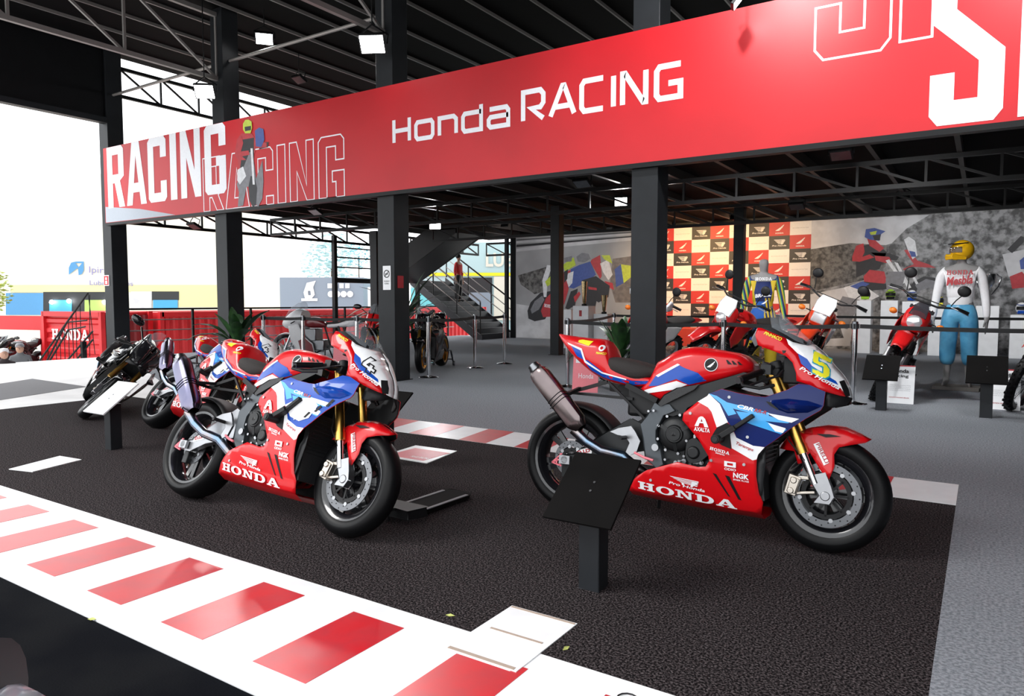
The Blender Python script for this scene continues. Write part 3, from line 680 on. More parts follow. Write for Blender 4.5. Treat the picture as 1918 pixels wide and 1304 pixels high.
        q.flat(con, fT); put_text(q, 'ODIO', (.975, .386), (1.035, .384), .013, fT, 0, .02)
        q.build('sponsor_decal', Wt, sf_, smooth=False); q = MB(); put_text(q, 'NGK', (1.020, .350), (1.100, .346), .028, fT, 0, .04); put_text(q, 'SPARK PLUGS', (1.020, .336), (1.100, .332), .009, fT, 0, .02)
        q.build('sponsor_decal', Wt, sf_, smooth=False); q = MB(); put_slab(q, 'HONDA', (.898, .486), (1.000, .468), .016, fT); put_text(q, 'Seguros', (.928, .466), (.975, .458), .012, fT, 0, .02)
        q.build('sponsor_decal', Wt, sf_, smooth=False); q = MB(); put_text(q, 'AXALTA', (.812, .578), (.897, .574), .022, fT, 0, .03)
        q.flat([[(.815, .604), (.836, .650), (.848, .658), (.860, .657), (.872, .645), (.890, .602), (.868, .602), (.862, .622), (.842, .622), (.836, .604)], [(.848, .630), (.858, .630), (.853, .646)]], fT)
        q.build('sponsor_decal', Wt, sf_, smooth=False)
        q = MB(); put_text(q, 'Taramps', (1.030, .524), (1.118, .494), .020, fT, .2, .02); q.build('sponsor_decal', PR, sf_, smooth=False)
        q = MB(); put_text(q, 'CBR', (1.035, .718), (1.115, .704), .020, fT, .25, .03); q.build('model_lettering', Wt, sf_, smooth=False)
        q = MB(); put_text(q, 'RR-R', (1.12, .704), (1.18, .694), .018, fT, .25, .03); q.build('model_lettering', PR, sf_, smooth=False)
    # ---- nose, screen
    nred = [(1.085, 1.107), (1.095, 1.147), (1.116, 1.145), (1.239, 1.093), (1.252, 1.063), (1.305, 1.012), (1.323, .965), (1.375, .92), (1.501, .852), (1.54, .809), (1.508, .812), (1.433, .83), (1.355, .861), (1.302, .875), (1.298, .916), (1.279, .969), (1.243, 1.003), (1.102, 1.053)]
    ns = both(nred, nose).build('nose_fairing', B, bk, solid=.004, inner=BLACK)
    wtop = [(x, cat_tab(N_TOP, x) - .0005) for x in (1.361, 1.385, 1.414, 1.44, 1.466, 1.49, 1.511, 1.527, 1.541, 1.548)]
    wpoly = [(1.239, 1.093), (1.271, 1.076), (1.334, 1.063)] + wtop + [(1.552, .805), (1.54, .809), (1.501, .852), (1.375, .92), (1.323, .965), (1.305, 1.012), (1.252, 1.063)]
    both(wpoly, nose, 0, .02).build('nose_panel', pal.get('nose', Wt), ns, solid=.004, inner=BLACK)
    dec('blue_nose_stripe', pal.get('stripe', BLUE2), [(1.300, 1.018), (1.345, .991), (1.369, .957), (1.48, .886), (1.492, .866), (1.371, .921), (1.319, .966)], nose, .0018, ns, .02)
    dec('nose_intake', BLACK, [(1.494, .885), (1.513, .895), (1.535, .85), (1.544, .815), (1.527, .808)], nose, .0024, ns, .02)
    both([(1.295, .878), (1.355, .861), (1.433, .83), (1.508, .812), (1.54, .809), (1.552, .80), (1.53, .765), (1.46, .745), (1.44, .757), (1.445, .829), (1.37, .859), (1.319, .861)], lambda x, z: nose(x, z) * .96).build('lower_nose', BLACK, ns, solid=.004)
    stop = [(x, cat_tab(N_TOP, x) - .0005) for x in (1.361, 1.33, 1.30, 1.27, 1.23, 1.19, 1.155)]
    both([(1.334, 1.063)] + stop + [(1.150, 1.200), (1.165, 1.150), (1.24, 1.110), (1.28, 1.085)], nose, 0, .02).build('windscreen', pal.get('screen', CLEAR), bk, ang=80)
    dec('screen_base', BLACK, [(1.165, 1.152), (1.19, 1.150), (1.28, 1.112), (1.340, 1.075), (1.334, 1.063), (1.271, 1.076), (1.239, 1.094), (1.116, 1.145)], nose, -.001, ns, .02)
    nT = lambda u, v: (u, -(nose(u, v) + .0035), v)
    if race:
        q = MB(); put_text(q, 'Pro Honda', (1.312, .935), (1.495, .842), .020, nT, .2, .02); q.build('sponsor_decal', Wt, ns, smooth=False)
        q = MB(); put_text(q, 'PINHACO', (1.128, 1.112), (1.215, 1.078), .018, nT, .2, .03); q.build('sponsor_decal', YEL, ns, smooth=False)
        num = pal.get('number')
        FIVE = [[(.02, .0), (.72, .0), (.95, .2), (.95, .50), (.75, .66), (.36, .66), (.36, .80), (.95, .80), (.95, 1.0), (.05, 1.0), (.05, .46), (.58, .46), (.58, .22), (.02, .22)]]
        FOUR = [[(.45, .0), (.78, .0), (.78, .22), (.98, .22), (.98, .45), (.78, .45), (.78, .62), (.50, .62), (.50, .45), (.36, .45), (.62, 1.0), (.25, 1.0), (.0, .45), (.0, .22), (.45, .22)]]
        o0 = Vector((1.370, .922)); ux = Vector((.088, -.040)) ; uy = Vector((-.006, .118))
        if num != '5': o0, ux, uy = Vector((1.376, .930)), Vector((.080, -.036)), Vector((-.012, .092))
        nm = lambda u, v: (o0 + ux * u + uy * v)
        if num == '5':
            q = MB(); q.use(0).sheet([tuple(nm(*p)) for p in FIVE[0]], nose, .0032, -1, .012); q.sheet([tuple(nm(*p)) for p in FIVE[0]], nose, .0032, 1, .012)
            q.use(1).ribbon(FIVE[0], .06, lambda u, v: (nm(u, v).x, -(nose(*nm(u, v)) + .0045), nm(u, v).y)); q.build('race_number', [YEL, mat('number_outline', (.02, .30, .42), .4)], ns, smooth=False)
        else:
            q = MB(); q.ribbon(FOUR[0], .075, lambda u, v: (nm(u, v).x, -(nose(*nm(u, v)) + .004), nm(u, v).y)); q.build('race_number', BLACK, ns, smooth=False)
    if pal.get('lights'):
        both([(1.42, .86), (1.50, .83), (1.49, .80), (1.41, .825)], nose, .004, .02).build('headlight', CHROME, ns)
    # ---- tank, seat, tail
    tk = TANK.mesh().build('fuel_tank', B, bk, ang=60)
    tY = TANK.y
    dec('blue_tank_panel', pal.get('stripe', BLUE2), [(.541, .858), (.681, .929), (.721, .912), (.793, .89), (.836, .850), (.74, .822), (.672, .850), (.56, .806), (.50, .800)], tY, .002, tk, .02)
    dec('white_tank_stripe', Wt, [(.47, .775), (.673, .839), (.732, .822), (.662, .790), (.49, .758)], tY, .0028, tk, .02)
    dec('white_tank_stripe', Wt, [(.545, .863), (.675, .936), (.69, .930), (.56, .855)], tY, .0034, tk, .02)
    if race:
        q = MB(); tf = lambda u, v: (u, -(tY(u, v) + .004), v); q.use(0).flat([ell(.863, .938, .037, .037, 24)], tf); q.use(1).ribbon(ell(.863, .938, .035, .035, 24), .003, lambda u, v: (u, -(tY(u, v) + .005), v))
        for pg in wing(None): q.flat([[(.840 + p[0] * .045, .920 + p[1] * .04) for p in pg]], lambda u, v: (u, -(tY(u, v) + .005), v))
        q.build('wing_emblem', [BLACK, Wt], tk, smooth=False)
        for i in range(3): dec('tank_vent', BLACK, [(.94 + .028 * i, .968 - .003 * i), (.948 + .028 * i, .968 - .003 * i), (.972 + .025 * i, .945), (.95 + .028 * i, .945)], tY, .003, tk, .02, False)
    MB().lathe([(0, .004), (.035, .004), (.04, 0)], (.74, 0, 1.038), (0, 0, 1), 20).build('fuel_cap', BLACK, tk)
    SEAT.mesh(14, 20).build('seat', SEATM, bk, ang=60)
    tl = TAIL.mesh().build('tail_cowl', B, bk, ang=60); yT = TAIL.y
    dec('blue_tail_panel', BLUE2 if race else S, [(-.035, 1.03), (.057, .995), (.077, .934), (.022, .955)], yT, .002, tl, .02)
    dec('blue_tail_stripe', pal.get('stripe', BLUE2), [(.07, .935), (.12, .875), (.20, .836), (.389, .800), (.50, .815), (.50, .83), (.397, .825), (.218, .862), (.106, .933)], yT, .002, tl, .02)
    dec('white_tail_stripe', Wt, [(-.06, 1.040), (.057, 1.003), (.09, .93), (.20, .868), (.36, .834), (.36, .828), (.20, .858), (.08, .920), (.05, .992), (-.05, 1.028)], yT, .0028, tl, .02)
    if race:
        dec('yellow_plate', YEL, [(.023, 1.055), (.044, 1.060), (.125, 1.050), (.104, 1.020), (.025, 1.042)], yT, .003, tl, .015)
        q = MB(); tf = lambda u, v: (u, -(yT(u, v) + .004), v); q.use(0); put_text(q, 'PINHACO', (.160, .972), (.220, .970), .014, tf, 0, .03); q.use(1).flat([ell(.19, 1.01, .018, .02, 12), ell(.19, 1.01, .009, .01, 10)], tf); q.build('rider_decal', [YEL, Wt], tl, smooth=False)
    # ---- frame, engine, radiator
    for sy in (1, -1):
        fr = MB().prism([(.557, .699), (.799, .824), (1.036, .902), (1.10, .90), (1.10, .86), (1.049, .865), (.925, .806), (.742, .693), (.724, .667), (.66, .645), (.614, .642)], lambda u, v: (u, sy * .165, v), (0, -sy * .05, 0)).build('frame_spar', BLACKM, bk, bevel=.006)
        MB().prism([(.557, .700), (.513, .634), (.485, .58), (.500, .49), (.517, .391), (.585, .352), (.627, .369), (.606, .452), (.575, .50), (.572, .555), (.614, .642), (.68, .675), (.64, .70)], lambda u, v: (u, sy * .175, v), (0, -sy * .05, 0)).build('pivot_plate', GREYM, fr, bevel=.006)
        MB().prism([(.574, .704), (.611, .758), (.681, .801), (.797, .823), (.779, .795), (.691, .744), (.594, .695)], lambda u, v: (u, sy * .185, v), (0, -sy * .03, 0)).build('knee_grip', CARBON, fr, bevel=.006)
    MB().cyl((.575, -.19, .46), (.575, .19, .46), .020, n=16).build('pivot_bolt', ALU, fr)
    en = MB(); en.box((.60, -.15, .33), (1.02, .15, .60)); en.obox((.93, 0, .68), (.22, .30, .28), Matrix.Rotation(.3, 3, 'Y')); en.box((.66, -.12, .22), (.95, .12, .36))
    en.box((.50, -.10, .42), (.64, .10, .66)); en = en.build('engine', BLACKM, bk, bevel=.015)
    cc = MB(); cc.lathe([(0, .055), (.045, .055), (.052, .045), (.08, .038), (.097, .02), (.10, 0)], (.685, -.15, .545), (0, -1, 0), 32); cc.lathe([(0, .062), (.036, .062), (.04, .05)], (.685, -.15, .545), (0, -1, 0), 24)
    for k in range(3): a = .6 + k * 2.1; cc.bar((.685, -.205, .545), (.685 + .09 * cos(a), -.175, .545 + .09 * sin(a)), .02, .02, (0, 1, 0))
    cc.build('clutch_cover', BLACKM, en)
    cc = MB(); cc.prism([(.745, .43), (.76, .51), (.80, .535), (.85, .50), (.885, .455), (.84, .41), (.78, .40)], lambda u, v: (u, -.15, v), (0, -.045, 0)); cc.lathe([(0, .065), (.03, .065), (.036, .05), (.04, .03)], (.795, -.145, .455), (0, -1, 0), 24); cc.build('generator_cover', BLACKM, en, bevel=.005)
    bo = MB()
    rnd = random.Random(3)
    for k in range(9): a = 2 * pi * k / 9; bo.cyl((.685 + .108 * cos(a), -.15, .545 + .108 * sin(a)), (.685 + .108 * cos(a), -.176, .545 + .108 * sin(a)), .008, n=8)
    for x, z in ((.745, .43), (.755, .515), (.885, .455), (.84, .405), (.80, .54), (.64, .40), (.72, .40), (.53, .66), (.56, .665)): bo.cyl((x, -.15, z), (x, -.202, z), .007, n=8)
    for k in range(14): x = .62 + rnd.random() * .30; z = .36 + rnd.random() * .05; bo.cyl((x, -.14, z), (x, -.165 - rnd.random() * .02, z), .008 + .006 * rnd.random(), n=8)
    tag(bo.build('engine_bolts', ALU, en), kind='stuff')
    hs = MB()
    for k in range(6):
        x = .70 + .05 * k; hs.tube([(x, -.13, .60), (x + .02, -.16, .66), (x + .08, -.13, .72), (x + .14, -.10, .76)], .009, 8)
    hs.tube([(.86, -.16, .40), (.92, -.17, .46), (.98, -.15, .56)], .018, 10); hs.build('hoses', BLACK, en)
    rd = MB(); rd.obox((1.135, 0, .44), (.03, .34, .40), Matrix.Rotation(-.12, 3, 'Y')); rd = rd.build('radiator', CARBON, bk)
    fn_ = MB()
    for k in range(16): z = .27 + k * .0225; fn_.obox((1.155 - (z - .44) * .12 * -1 + .002, 0, z), (.004, .32, .006))
    fn_.build('radiator_fins', BLACKM, rd)
    for sy in (-1, 1):
        q = MB(); q.sheet([(1.125, .441), (1.17, .518), (1.174, .434), (1.161, .268), (1.142, .278), (1.124, .364)], lambda x, z: .19 * cat_tab(F_X, x), 0, sy, .03); q.build('radiator_mesh', CARBON, rd, solid=.003)
    # exhaust
    hp = MB()
    for k, y in enumerate((-.10, -.035, .035, .10)): hp.tube([(1.02, y, .60), (1.09, y, .52), (1.08, y, .36), (1.0, y * .8, .24), (.85, y * .5, .21), (.70, y * .3 - .02, .22)], .021, 10)
    hp.tube([(.70, -.02, .22), (.55, -.05, .25), (.44, -.12, .33), (.373, -.17, .391), (.255, -.205, .41), (.173, -.235, .456), (.098, -.262, .522)], .030, 14)
    hp = hp.build('exhaust_pipe', BURNT, bk)
    a = Vector((.135, -.262, .545)); b = Vector((-.155, -.268, .845)); d = (b - a).normalized(); L = (b - a).length; u = Vector((0, 1, 0)); v = d.cross(u).normalized()
    mf = MB(); K = 20; vs = []
    for h, s_ in ((-.02, .55), (0, .78), (.03, 1), (L - .04, 1), (L, .90), (L + .012, .70)):
        for k in range(K):
            t = 2 * pi * k / K + pi / 12; sq = 1 / (abs(cos(t)) ** 4 + abs(sin(t)) ** 4) ** .25
            vs.append(a + d * h + (u * cos(t) * .052 + v * sin(t) * .058) * s_ * sq)
    mf.add(vs, [(i * K + k, i * K + (k + 1) % K, (i + 1) * K + (k + 1) % K, (i + 1) * K + k) for i in range(5) for k in range(K)] + [tuple(range(5 * K, 6 * K))])
    mf = mf.build('muffler', pal.get('muffler', TITAN), bk, ang=35)
    q = MB(); q.cyl(b, b + d * .055, .036, .034, 20, False); q.cyl(b + d * .012, b + d * .030, .041, n=20, caps=False); q.cyl(b + d * .05, b + d * .01, .030, n=20); q.build('muffler_tip', STEEL, mf)
    q = MB()
    for h in (L * .42, L * .47, L * .52): q.tube([a + d * h + (u * cos(t) * .0535 + v * sin(t) * .0595) / (abs(cos(t)) ** 4 + abs(sin(t)) ** 4) ** .25 for t in [2 * pi * k / 20 for k in range(20)]], .0025, 5, True)
    q.build('muffler_strap', BLACK, mf)
    q = MB(); q.bar(a + d * L * .5 + Vector((.05, .03, .03)), Vector((.05, -.10, .76)), .02); q.bar((.23, -.10, .81), (-.02, -.10, .73), .02); q.bar((-.02, -.10, .73), a + d * L * .6 + Vector((.04, .05, .0)), .018); q.bar((.40, -.11, .72), (-.02, -.10, .73), .016); q.build('muffler_hanger', BLACK, mf)
    # swingarm, hugger, chain side, rearset
    sw = MB()
    for sy in (-1, 1):
        sw.prism([(-.05, .30), (-.05, .345), (.05, .365), (.20, .48), (.40, .60), (.54, .55), (.54, .44), (.36, .40), (.20, .35), (.06, .295)], lambda x, z: (x, sy * .135, z), (0, -sy * .035, 0))
    sw.box((.42, -.12, .44), (.54, .12, .56)); sw = sw.build('swingarm', pal.get('swing', BLACKM), bk, bevel=.008)
    q = MB(); q.cyl((0, -.16, .325), (0, .16, .325), .022, n=14); q.obox((0, -.15, .325), (.07, .02, .05)); q.build('axle_adjuster', ALU, sw)
    q = MB()
    for p0, p1 in (((-.02, .33), (-.085, .30)), ((-.085, .30), (-.02, .285)), ((-.02, .36), (-.085, .30)), ((-.03, .285), (-.03, .36)), ((-.055, .29), (-.05, .335))): q.bar((p0[0], -.15, p0[1]), (p1[0], -.15, p1[1]), .008)
    q.build('chain_guard_fin', PINK, sw)
    if race:
        q = MB(); g = lambda u, v: (u, -.1365, v); q.use(0).flat([[(.067, .351), (.067, .387), (.167, .417), (.169, .380)]], g); q.use(1); put_text(q, 'D.I.D', (.078, .363), (.160, .387), .022, lambda u, v: (u, -.138, v), 0, .05); q.build('chain_brand_plate', [Wt, PR], sw, smooth=False)
    hg = MB(); N = 14; vs = []
    for i in range(N + 1):
        t = radians(20 + 95 * i / N); R_ = .352; c = Vector((R_ * cos(t), 0, .325 + R_ * sin(t)))
        for y, dr in ((-.11, -.035), (-.075, -.006), (0, .004), (.075, -.006), (.11, -.035)): vs.append((c.x * (1 + dr), y, .325 + (c.z - .325) * (1 + dr * 2)))
    hg.add(vs, [(5 * i + k, 5 * i + k + 1, 5 * i + k + 6, 5 * i + k + 5) for i in range(N) for k in range(4)]); hg.build('rear_hugger', BLACK, sw, solid=.003)
    cl = MB(); cl.obox((-.02, -.075, .25), (.05, .045, .08)); cl.build('rear_caliper', BLACKM, sw, bevel=.005)
    rs = MB(); rs.prism([(.302, .523), (.35, .548), (.429, .566), (.455, .54), (.489, .487), (.47, .42), (.43, .40), (.405, .417), (.425, .47), (.40, .505), (.35, .51)], lambda u, v: (u, -.195, v), (0, .012, 0)); rs = rs.build('rearset', ALU, bk, bevel=.002)
    MB().cyl((.40, -.19, .50), (.40, -.28, .50), .011, n=10).build('footpeg', BLACK, rs); MB().tube([(.46, -.20, .42), (.52, -.21, .40), (.58, -.22, .39)], .007, 8).build('brake_pedal', PINK, rs)
    q = MB(); q.bar((.28, .0, .80), (.52, .0, .56), .05, .05); q.cyl((.40, -.02, .70), (.52, -.02, .52), .028, n=14); q.bar((.24, -.11, .81), (.50, -.13, .60), .014); q.bar((.24, .11, .81), (.50, .13, .60), .014); q.bar((.36, -.12, .80), (.56, -.14, .72), .03); q.bar((.36, .12, .80), (.56, .14, .72), .03); q.build('rear_shock', BLACK, bk)
    q = MB(); q.box((.36, -.10, .62), (.60, .10, .80)); q.build('airbox', BLACK, bk, bevel=.02)
    # handlebars and cockpit
    ck = MB(); ck.obox((1.16, 0, .93), (.10, .26, .05), Matrix.Rotation(.4, 3, 'Y')); ck.box((1.22, -.10, .86), (1.33, .10, 1.0)); ck.obox((1.245, 0, 1.045), (.02, .17, .09), Matrix.Rotation(.6, 3, 'Y'))
    for sy in (-1, 1): ck.cyl((1.195, sy * .102, .93), (1.18, sy * .102, .975), .03, n=14)
    ck = ck.build('cockpit', BLACK, bk, bevel=.008)
    for sy in (-1, 1):
        hb = MB(); p0 = Vector((1.185, sy * .115, .945)); p1 = Vector((1.06, sy * .335, .865)); hb.cyl(p0, p1, .011, n=12); hb.obox(p0 + (p1 - p0) * .25, (.05, .05, .05)); hb.cyl((1.23, sy * .14, 1.0), (1.23, sy * .14, 1.03), .025, n=14)
        hb = hb.build('handlebar', BLACKM, bk)
        MB().cyl(p0 + (p1 - p0) * .42, p1, .0175, n=14).build('grip', RUBBER, hb); MB().cyl(p1, p1 + (p1 - p0).normalized() * .02, .019, n=14).build('bar_end', ALU, hb)
        lv = MB(); lv.tube([p0 + Vector((.05, sy * .05, -.02)), p0 + Vector((.04, sy * .12, -.05)), p1 + Vector((.075, -sy * .04, -.01)), p1 + Vector((.05, sy * .02, -.03))], .007, 8); lv.build('lever', BLACK, hb)
        gd = MB(); gd.tube([p1, p1 + Vector((.02, sy * .03, -.03)), p1 + Vector((.10, sy * .02, -.04)), p1 + Vector((.16, -sy * .03, -.02))], .009, 8); gd.build('lever_guard', BLACK, hb)
        if pal.get('mirrors'):
            mr = MB(); m0 = Vector((1.20, sy * .16, 1.04)); mr.bar(m0, m0 + Vector((.03, sy * .12, .10)), .016); mr.sph(m0 + Vector((.04, sy * .20, .13)), (.035, .085, .05), 14, 8); mr.build('mirror', BLACKG, hb)
    # crash slider
    sd = MB(); sd.cyl((.955, -.20, .555), (.945, -.335, .548), .026, .024, 18); sd.bar((1.01, -.27, .60), (1.12, -.275, .685), .035, .022); sd.bar((.955, -.285, .56), (1.03, -.275, .615), .05, .03); sd = sd.build('crash_slider', BLACK, bk, bevel=.004)
    MB().cyl((.945, -.3352, .548), (.9447, -.338, .548), .014, n=14).build('slider_insert', BLACKM, sd)
    if pal.get('stand', True):
        q = MB(); q.bar((.52, .14, .40), (.46, .30 - .25 * lean, .05 if lean < .2 else .15), .02); q.build('side_stand', BLACK, bk)
    return bk
superbike('red white and blue racing motorcycle with yellow number 5, by the black sign stand', (-2.10, 3.891), .118, .041, dict(number='5'))
superbike('red white and light blue racing motorcycle leaning, outlined number on its white nose', (-4.364, 2.739), .409, -.004, dict(number='4', side=BLUE2, extra=True, stand=False, swing=ALU, muffler=TITANB))
superbike('leaning racing motorcycle half hidden behind another one, its red tail beside the white swingarm', (-7.12, 4.10), .62, -.11, dict(number='4', side=BLUE2, extra=True, stand=False, swing=ALU, muffler=TITANB))
superbike('black street motorcycle leaning far over on gold forks behind the white sign stand', (-9.62, 4.69), .82, -.5, dict(muffler=BLACK, race=False, body=BLACKG, side=BLACKG, white=BLACK, light=BLACK, stripe=BLACK, nose=BLACKG, mirrors=True, lights=True, stand=False))
# ================================================================ REAR HALL
def atz(x, y, z):
    d = ray(x, y); return EYEP + d * ((z - EYE) / d.z)
WY = 21.5
wb = MB().box((-14.2, WY + .06, 0), (5.99, WY + .25, 3.72)).build('wall_back', DARKSTEEL, smooth=False); struct(wb)
ww = MB().box((6, -3, 0), (6.2, 23.5, 6.9)).build('wall_right', DARKSTEEL, smooth=False); struct(ww)
def wall_fn(u, v, k): p = aty(u, v, WY); return (p.x, WY - k, max(.005, min(3.555, p.z)))
# ---- mural of the cornering racer
MUR1 = mat('mural_asphalt_print', (.36, .36, .37), .45, col2=(.27, .27, .28), vscale=.7)
MUR2 = mat('mural_hill_print', (.30, .30, .31), .5, col2=(.05, .05, .052), vscale=7, detail=8)
MURD = mat('mural_dark_scrub_print', (.16, .155, .15), .5, col2=(.035, .033, .033), vscale=9, detail=8)
MURL = mat('mural_pale_print', (.60, .60, .62), .45, col2=(.46, .46, .48), vscale=2)
MURE = mat('mural_earth_print', (.19, .165, .15), .5, col2=(.12, .105, .10), vscale=6, detail=6)
mu = MB().box((-13.93, WY, 0), (aty(1518, 500, WY).x - 8 * (aty(1518, 500, WY).x - aty(1261.6, 500, WY).x) / 7 - .01, WY + .05, 3.555)).build('mural', MUR1, smooth=False); tag(mu, 'wall mural of a racer cornering on a grey track', 'mural')
c4 = lambda L: [(960 + a / 3.836, 400 + b / 3.836) for a, b in L]
print_parts(mu, wall_fn, [
  ('track_band', MURL, [c4([(28, 255), (300, 215), (905, 165), (905, 190), (360, 240), (28, 275)]), c4([(28, 200), (905, 140), (905, 150), (28, 215)])]),
  ('track_band_dark', PK, [c4([(28, 225), (905, 158), (905, 166), (28, 242)]), c4([(28, 188), (905, 128), (905, 134), (28, 194)])]),
  ('verge', MURD, [c4([(40, 445), (140, 415), (240, 385), (290, 420), (230, 560), (160, 580), (60, 510)])]),
  ('verge_earth', MURE, [c4([(720, 325), (905, 300), (905, 640), (740, 640), (700, 500)])]),
  ('track_near', MURL, [c4([(28, 650), (300, 690), (440, 700), (440, 905), (28, 890)])]),
  ('tyre_print', PK, [c4([(108, 700), (130, 640), (200, 570), (290, 555), (300, 640), (235, 760), (160, 775), (115, 755)]), c4([(540, 490), (610, 490), (612, 590), (590, 700), (520, 670)])]),
  ('wheel_print', PG, [c4([(130, 690), (160, 630), (215, 590), (230, 620), (190, 690), (140, 720)])]),
  ('red_fairing_print', PR, [c4([(205, 700), (240, 610), (290, 560), (310, 600), (310, 740), (220, 745)]), c4([(360, 430), (430, 400), (400, 560), (370, 660), (360, 600)]), c4([(570, 330), (630, 298), (642, 450), (630, 470), (560, 350)]), c4([(660, 485), (720, 500), (730, 550), (690, 530)])]),
  ('suit_blue_print', PB, [c4([(400, 530), (420, 400), (480, 370), (560, 345), (600, 440), (540, 490), (440, 540)]), c4([(735, 400), (780, 365), (800, 500), (745, 530)])]),
  ('suit_white_print', PW, [c4([(388, 480), (400, 430), (440, 415), (430, 500), (405, 530)]), c4([(630, 360), (690, 330), (720, 440), (690, 480), (650, 420)]), c4([(215, 480), (250, 370), (285, 375), (255, 470), (245, 600), (225, 600)])]),
  ('suit_lime_print', PY, [c4([(362, 370), (440, 315), (455, 370), (380, 420)]), c4([(640, 300), (700, 300), (718, 360), (660, 330)]), c4([(780, 365), (850, 375), (862, 450), (800, 500)]), c4([(235, 490), (285, 440), (290, 500), (250, 525)])]),
  ('rider_dark_print', PK, [c4([(500, 480), (600, 450), (700, 520), (690, 600), (620, 640), (560, 600)]), c4([(370, 420), (400, 400), (395, 470), (372, 500)]), c4([(420, 560), (470, 540), (450, 660), (400, 690), (380, 680)])]),
  ('rider_knee_print', PR, [c4([(545, 525), (605, 535), (608, 552), (548, 545)]), c4([(440, 600), (480, 560), (490, 580), (450, 640)])]),
  ('helmet_print', PG, [c4([(460, 310), (500, 283), (548, 290), (562, 325), (520, 352), (470, 345)]), c4([(370, 320), (430, 305), (425, 345), (375, 350)])])])
q = MB(); 
mfn = lambda u, v: wall_fn(u, v, .016)
put_slab(q, 'HONDA', (1020, 575), (1036, 578), -6, mfn, up=(0, 1)); q.build('print_lettering', BANW, mu, smooth=False)
# ---- checkered sponsor backdrop
x8 = aty(1518, 500, WY).x; x1 = aty(1261.6, 500, WY).x; TW = (x8 - x1) / 7; THh = 3.56 / 9.2
TR, TWh, TK = mat('tile_red_print', (.50, .03, .025), .5), mat('tile_white_print', (.74, .72, .70), .5), mat('tile_black_print', (.03, .028, .027), .5)
bd = thing('sponsor_backdrop', 'red white and black checkered sponsor backdrop with wing logos', 'backdrop', (x8 - 8 * TW, WY, 0))
MB().box((0, .0, .0), (8 * TW, .045, 3.55)).build('panel', DARKSTEEL, bd, smooth=False)
def tile_mesh(k):
    m = MB(); m.use(0).box((0, -.006, 0), (TW, 0, THh)); g = lambda u, v: (u * TW, -.008, v * THh); m.use(1)
    if k == 0:
        m.flat([[(.30 + p[0] * .42, .32 + p[1] * .5) for p in wing(None)[0]]], g); put_text(m, 'HONDA', (.30, .14), (.70, .14), .10, g, 0, .03)
    elif k == 2:
        for i in range(4): m.flat([[(.24 + i * .06, .72 - i * .09), (.78 - .02 * i, .72 - i * .09), (.76 - .02 * i, .67 - i * .09), (.28 + i * .06, .67 - i * .09)]], g)
        m.flat([[(.62, .66), (.80, .66), (.66, .36), (.58, .36)]], g); put_text(m, 'Pro Honda', (.16, .22), (.84, .22), .11, g, .2, .02)
    else: put_text(m, 'PRO HONDA RACING TEAM', (.12, .47), (.88, .47), .07, g)
    return m
protos = {}
for r in range(9):
    for c in range(8):
        k = (c - r) % 3
        if k not in protos: o = protos[k] = tile_mesh(k).build('printed_tile', [(TR, TWh, TK)[k], TWh if k != 1 else mat('tile_grey_text', (.35, .33, .32), .5)], bd, smooth=False)
        else: o = protos[k].copy(); COL.objects.link(o)
        o.location = (c * TW, 0, 3.56 - (r + 1) * THh)
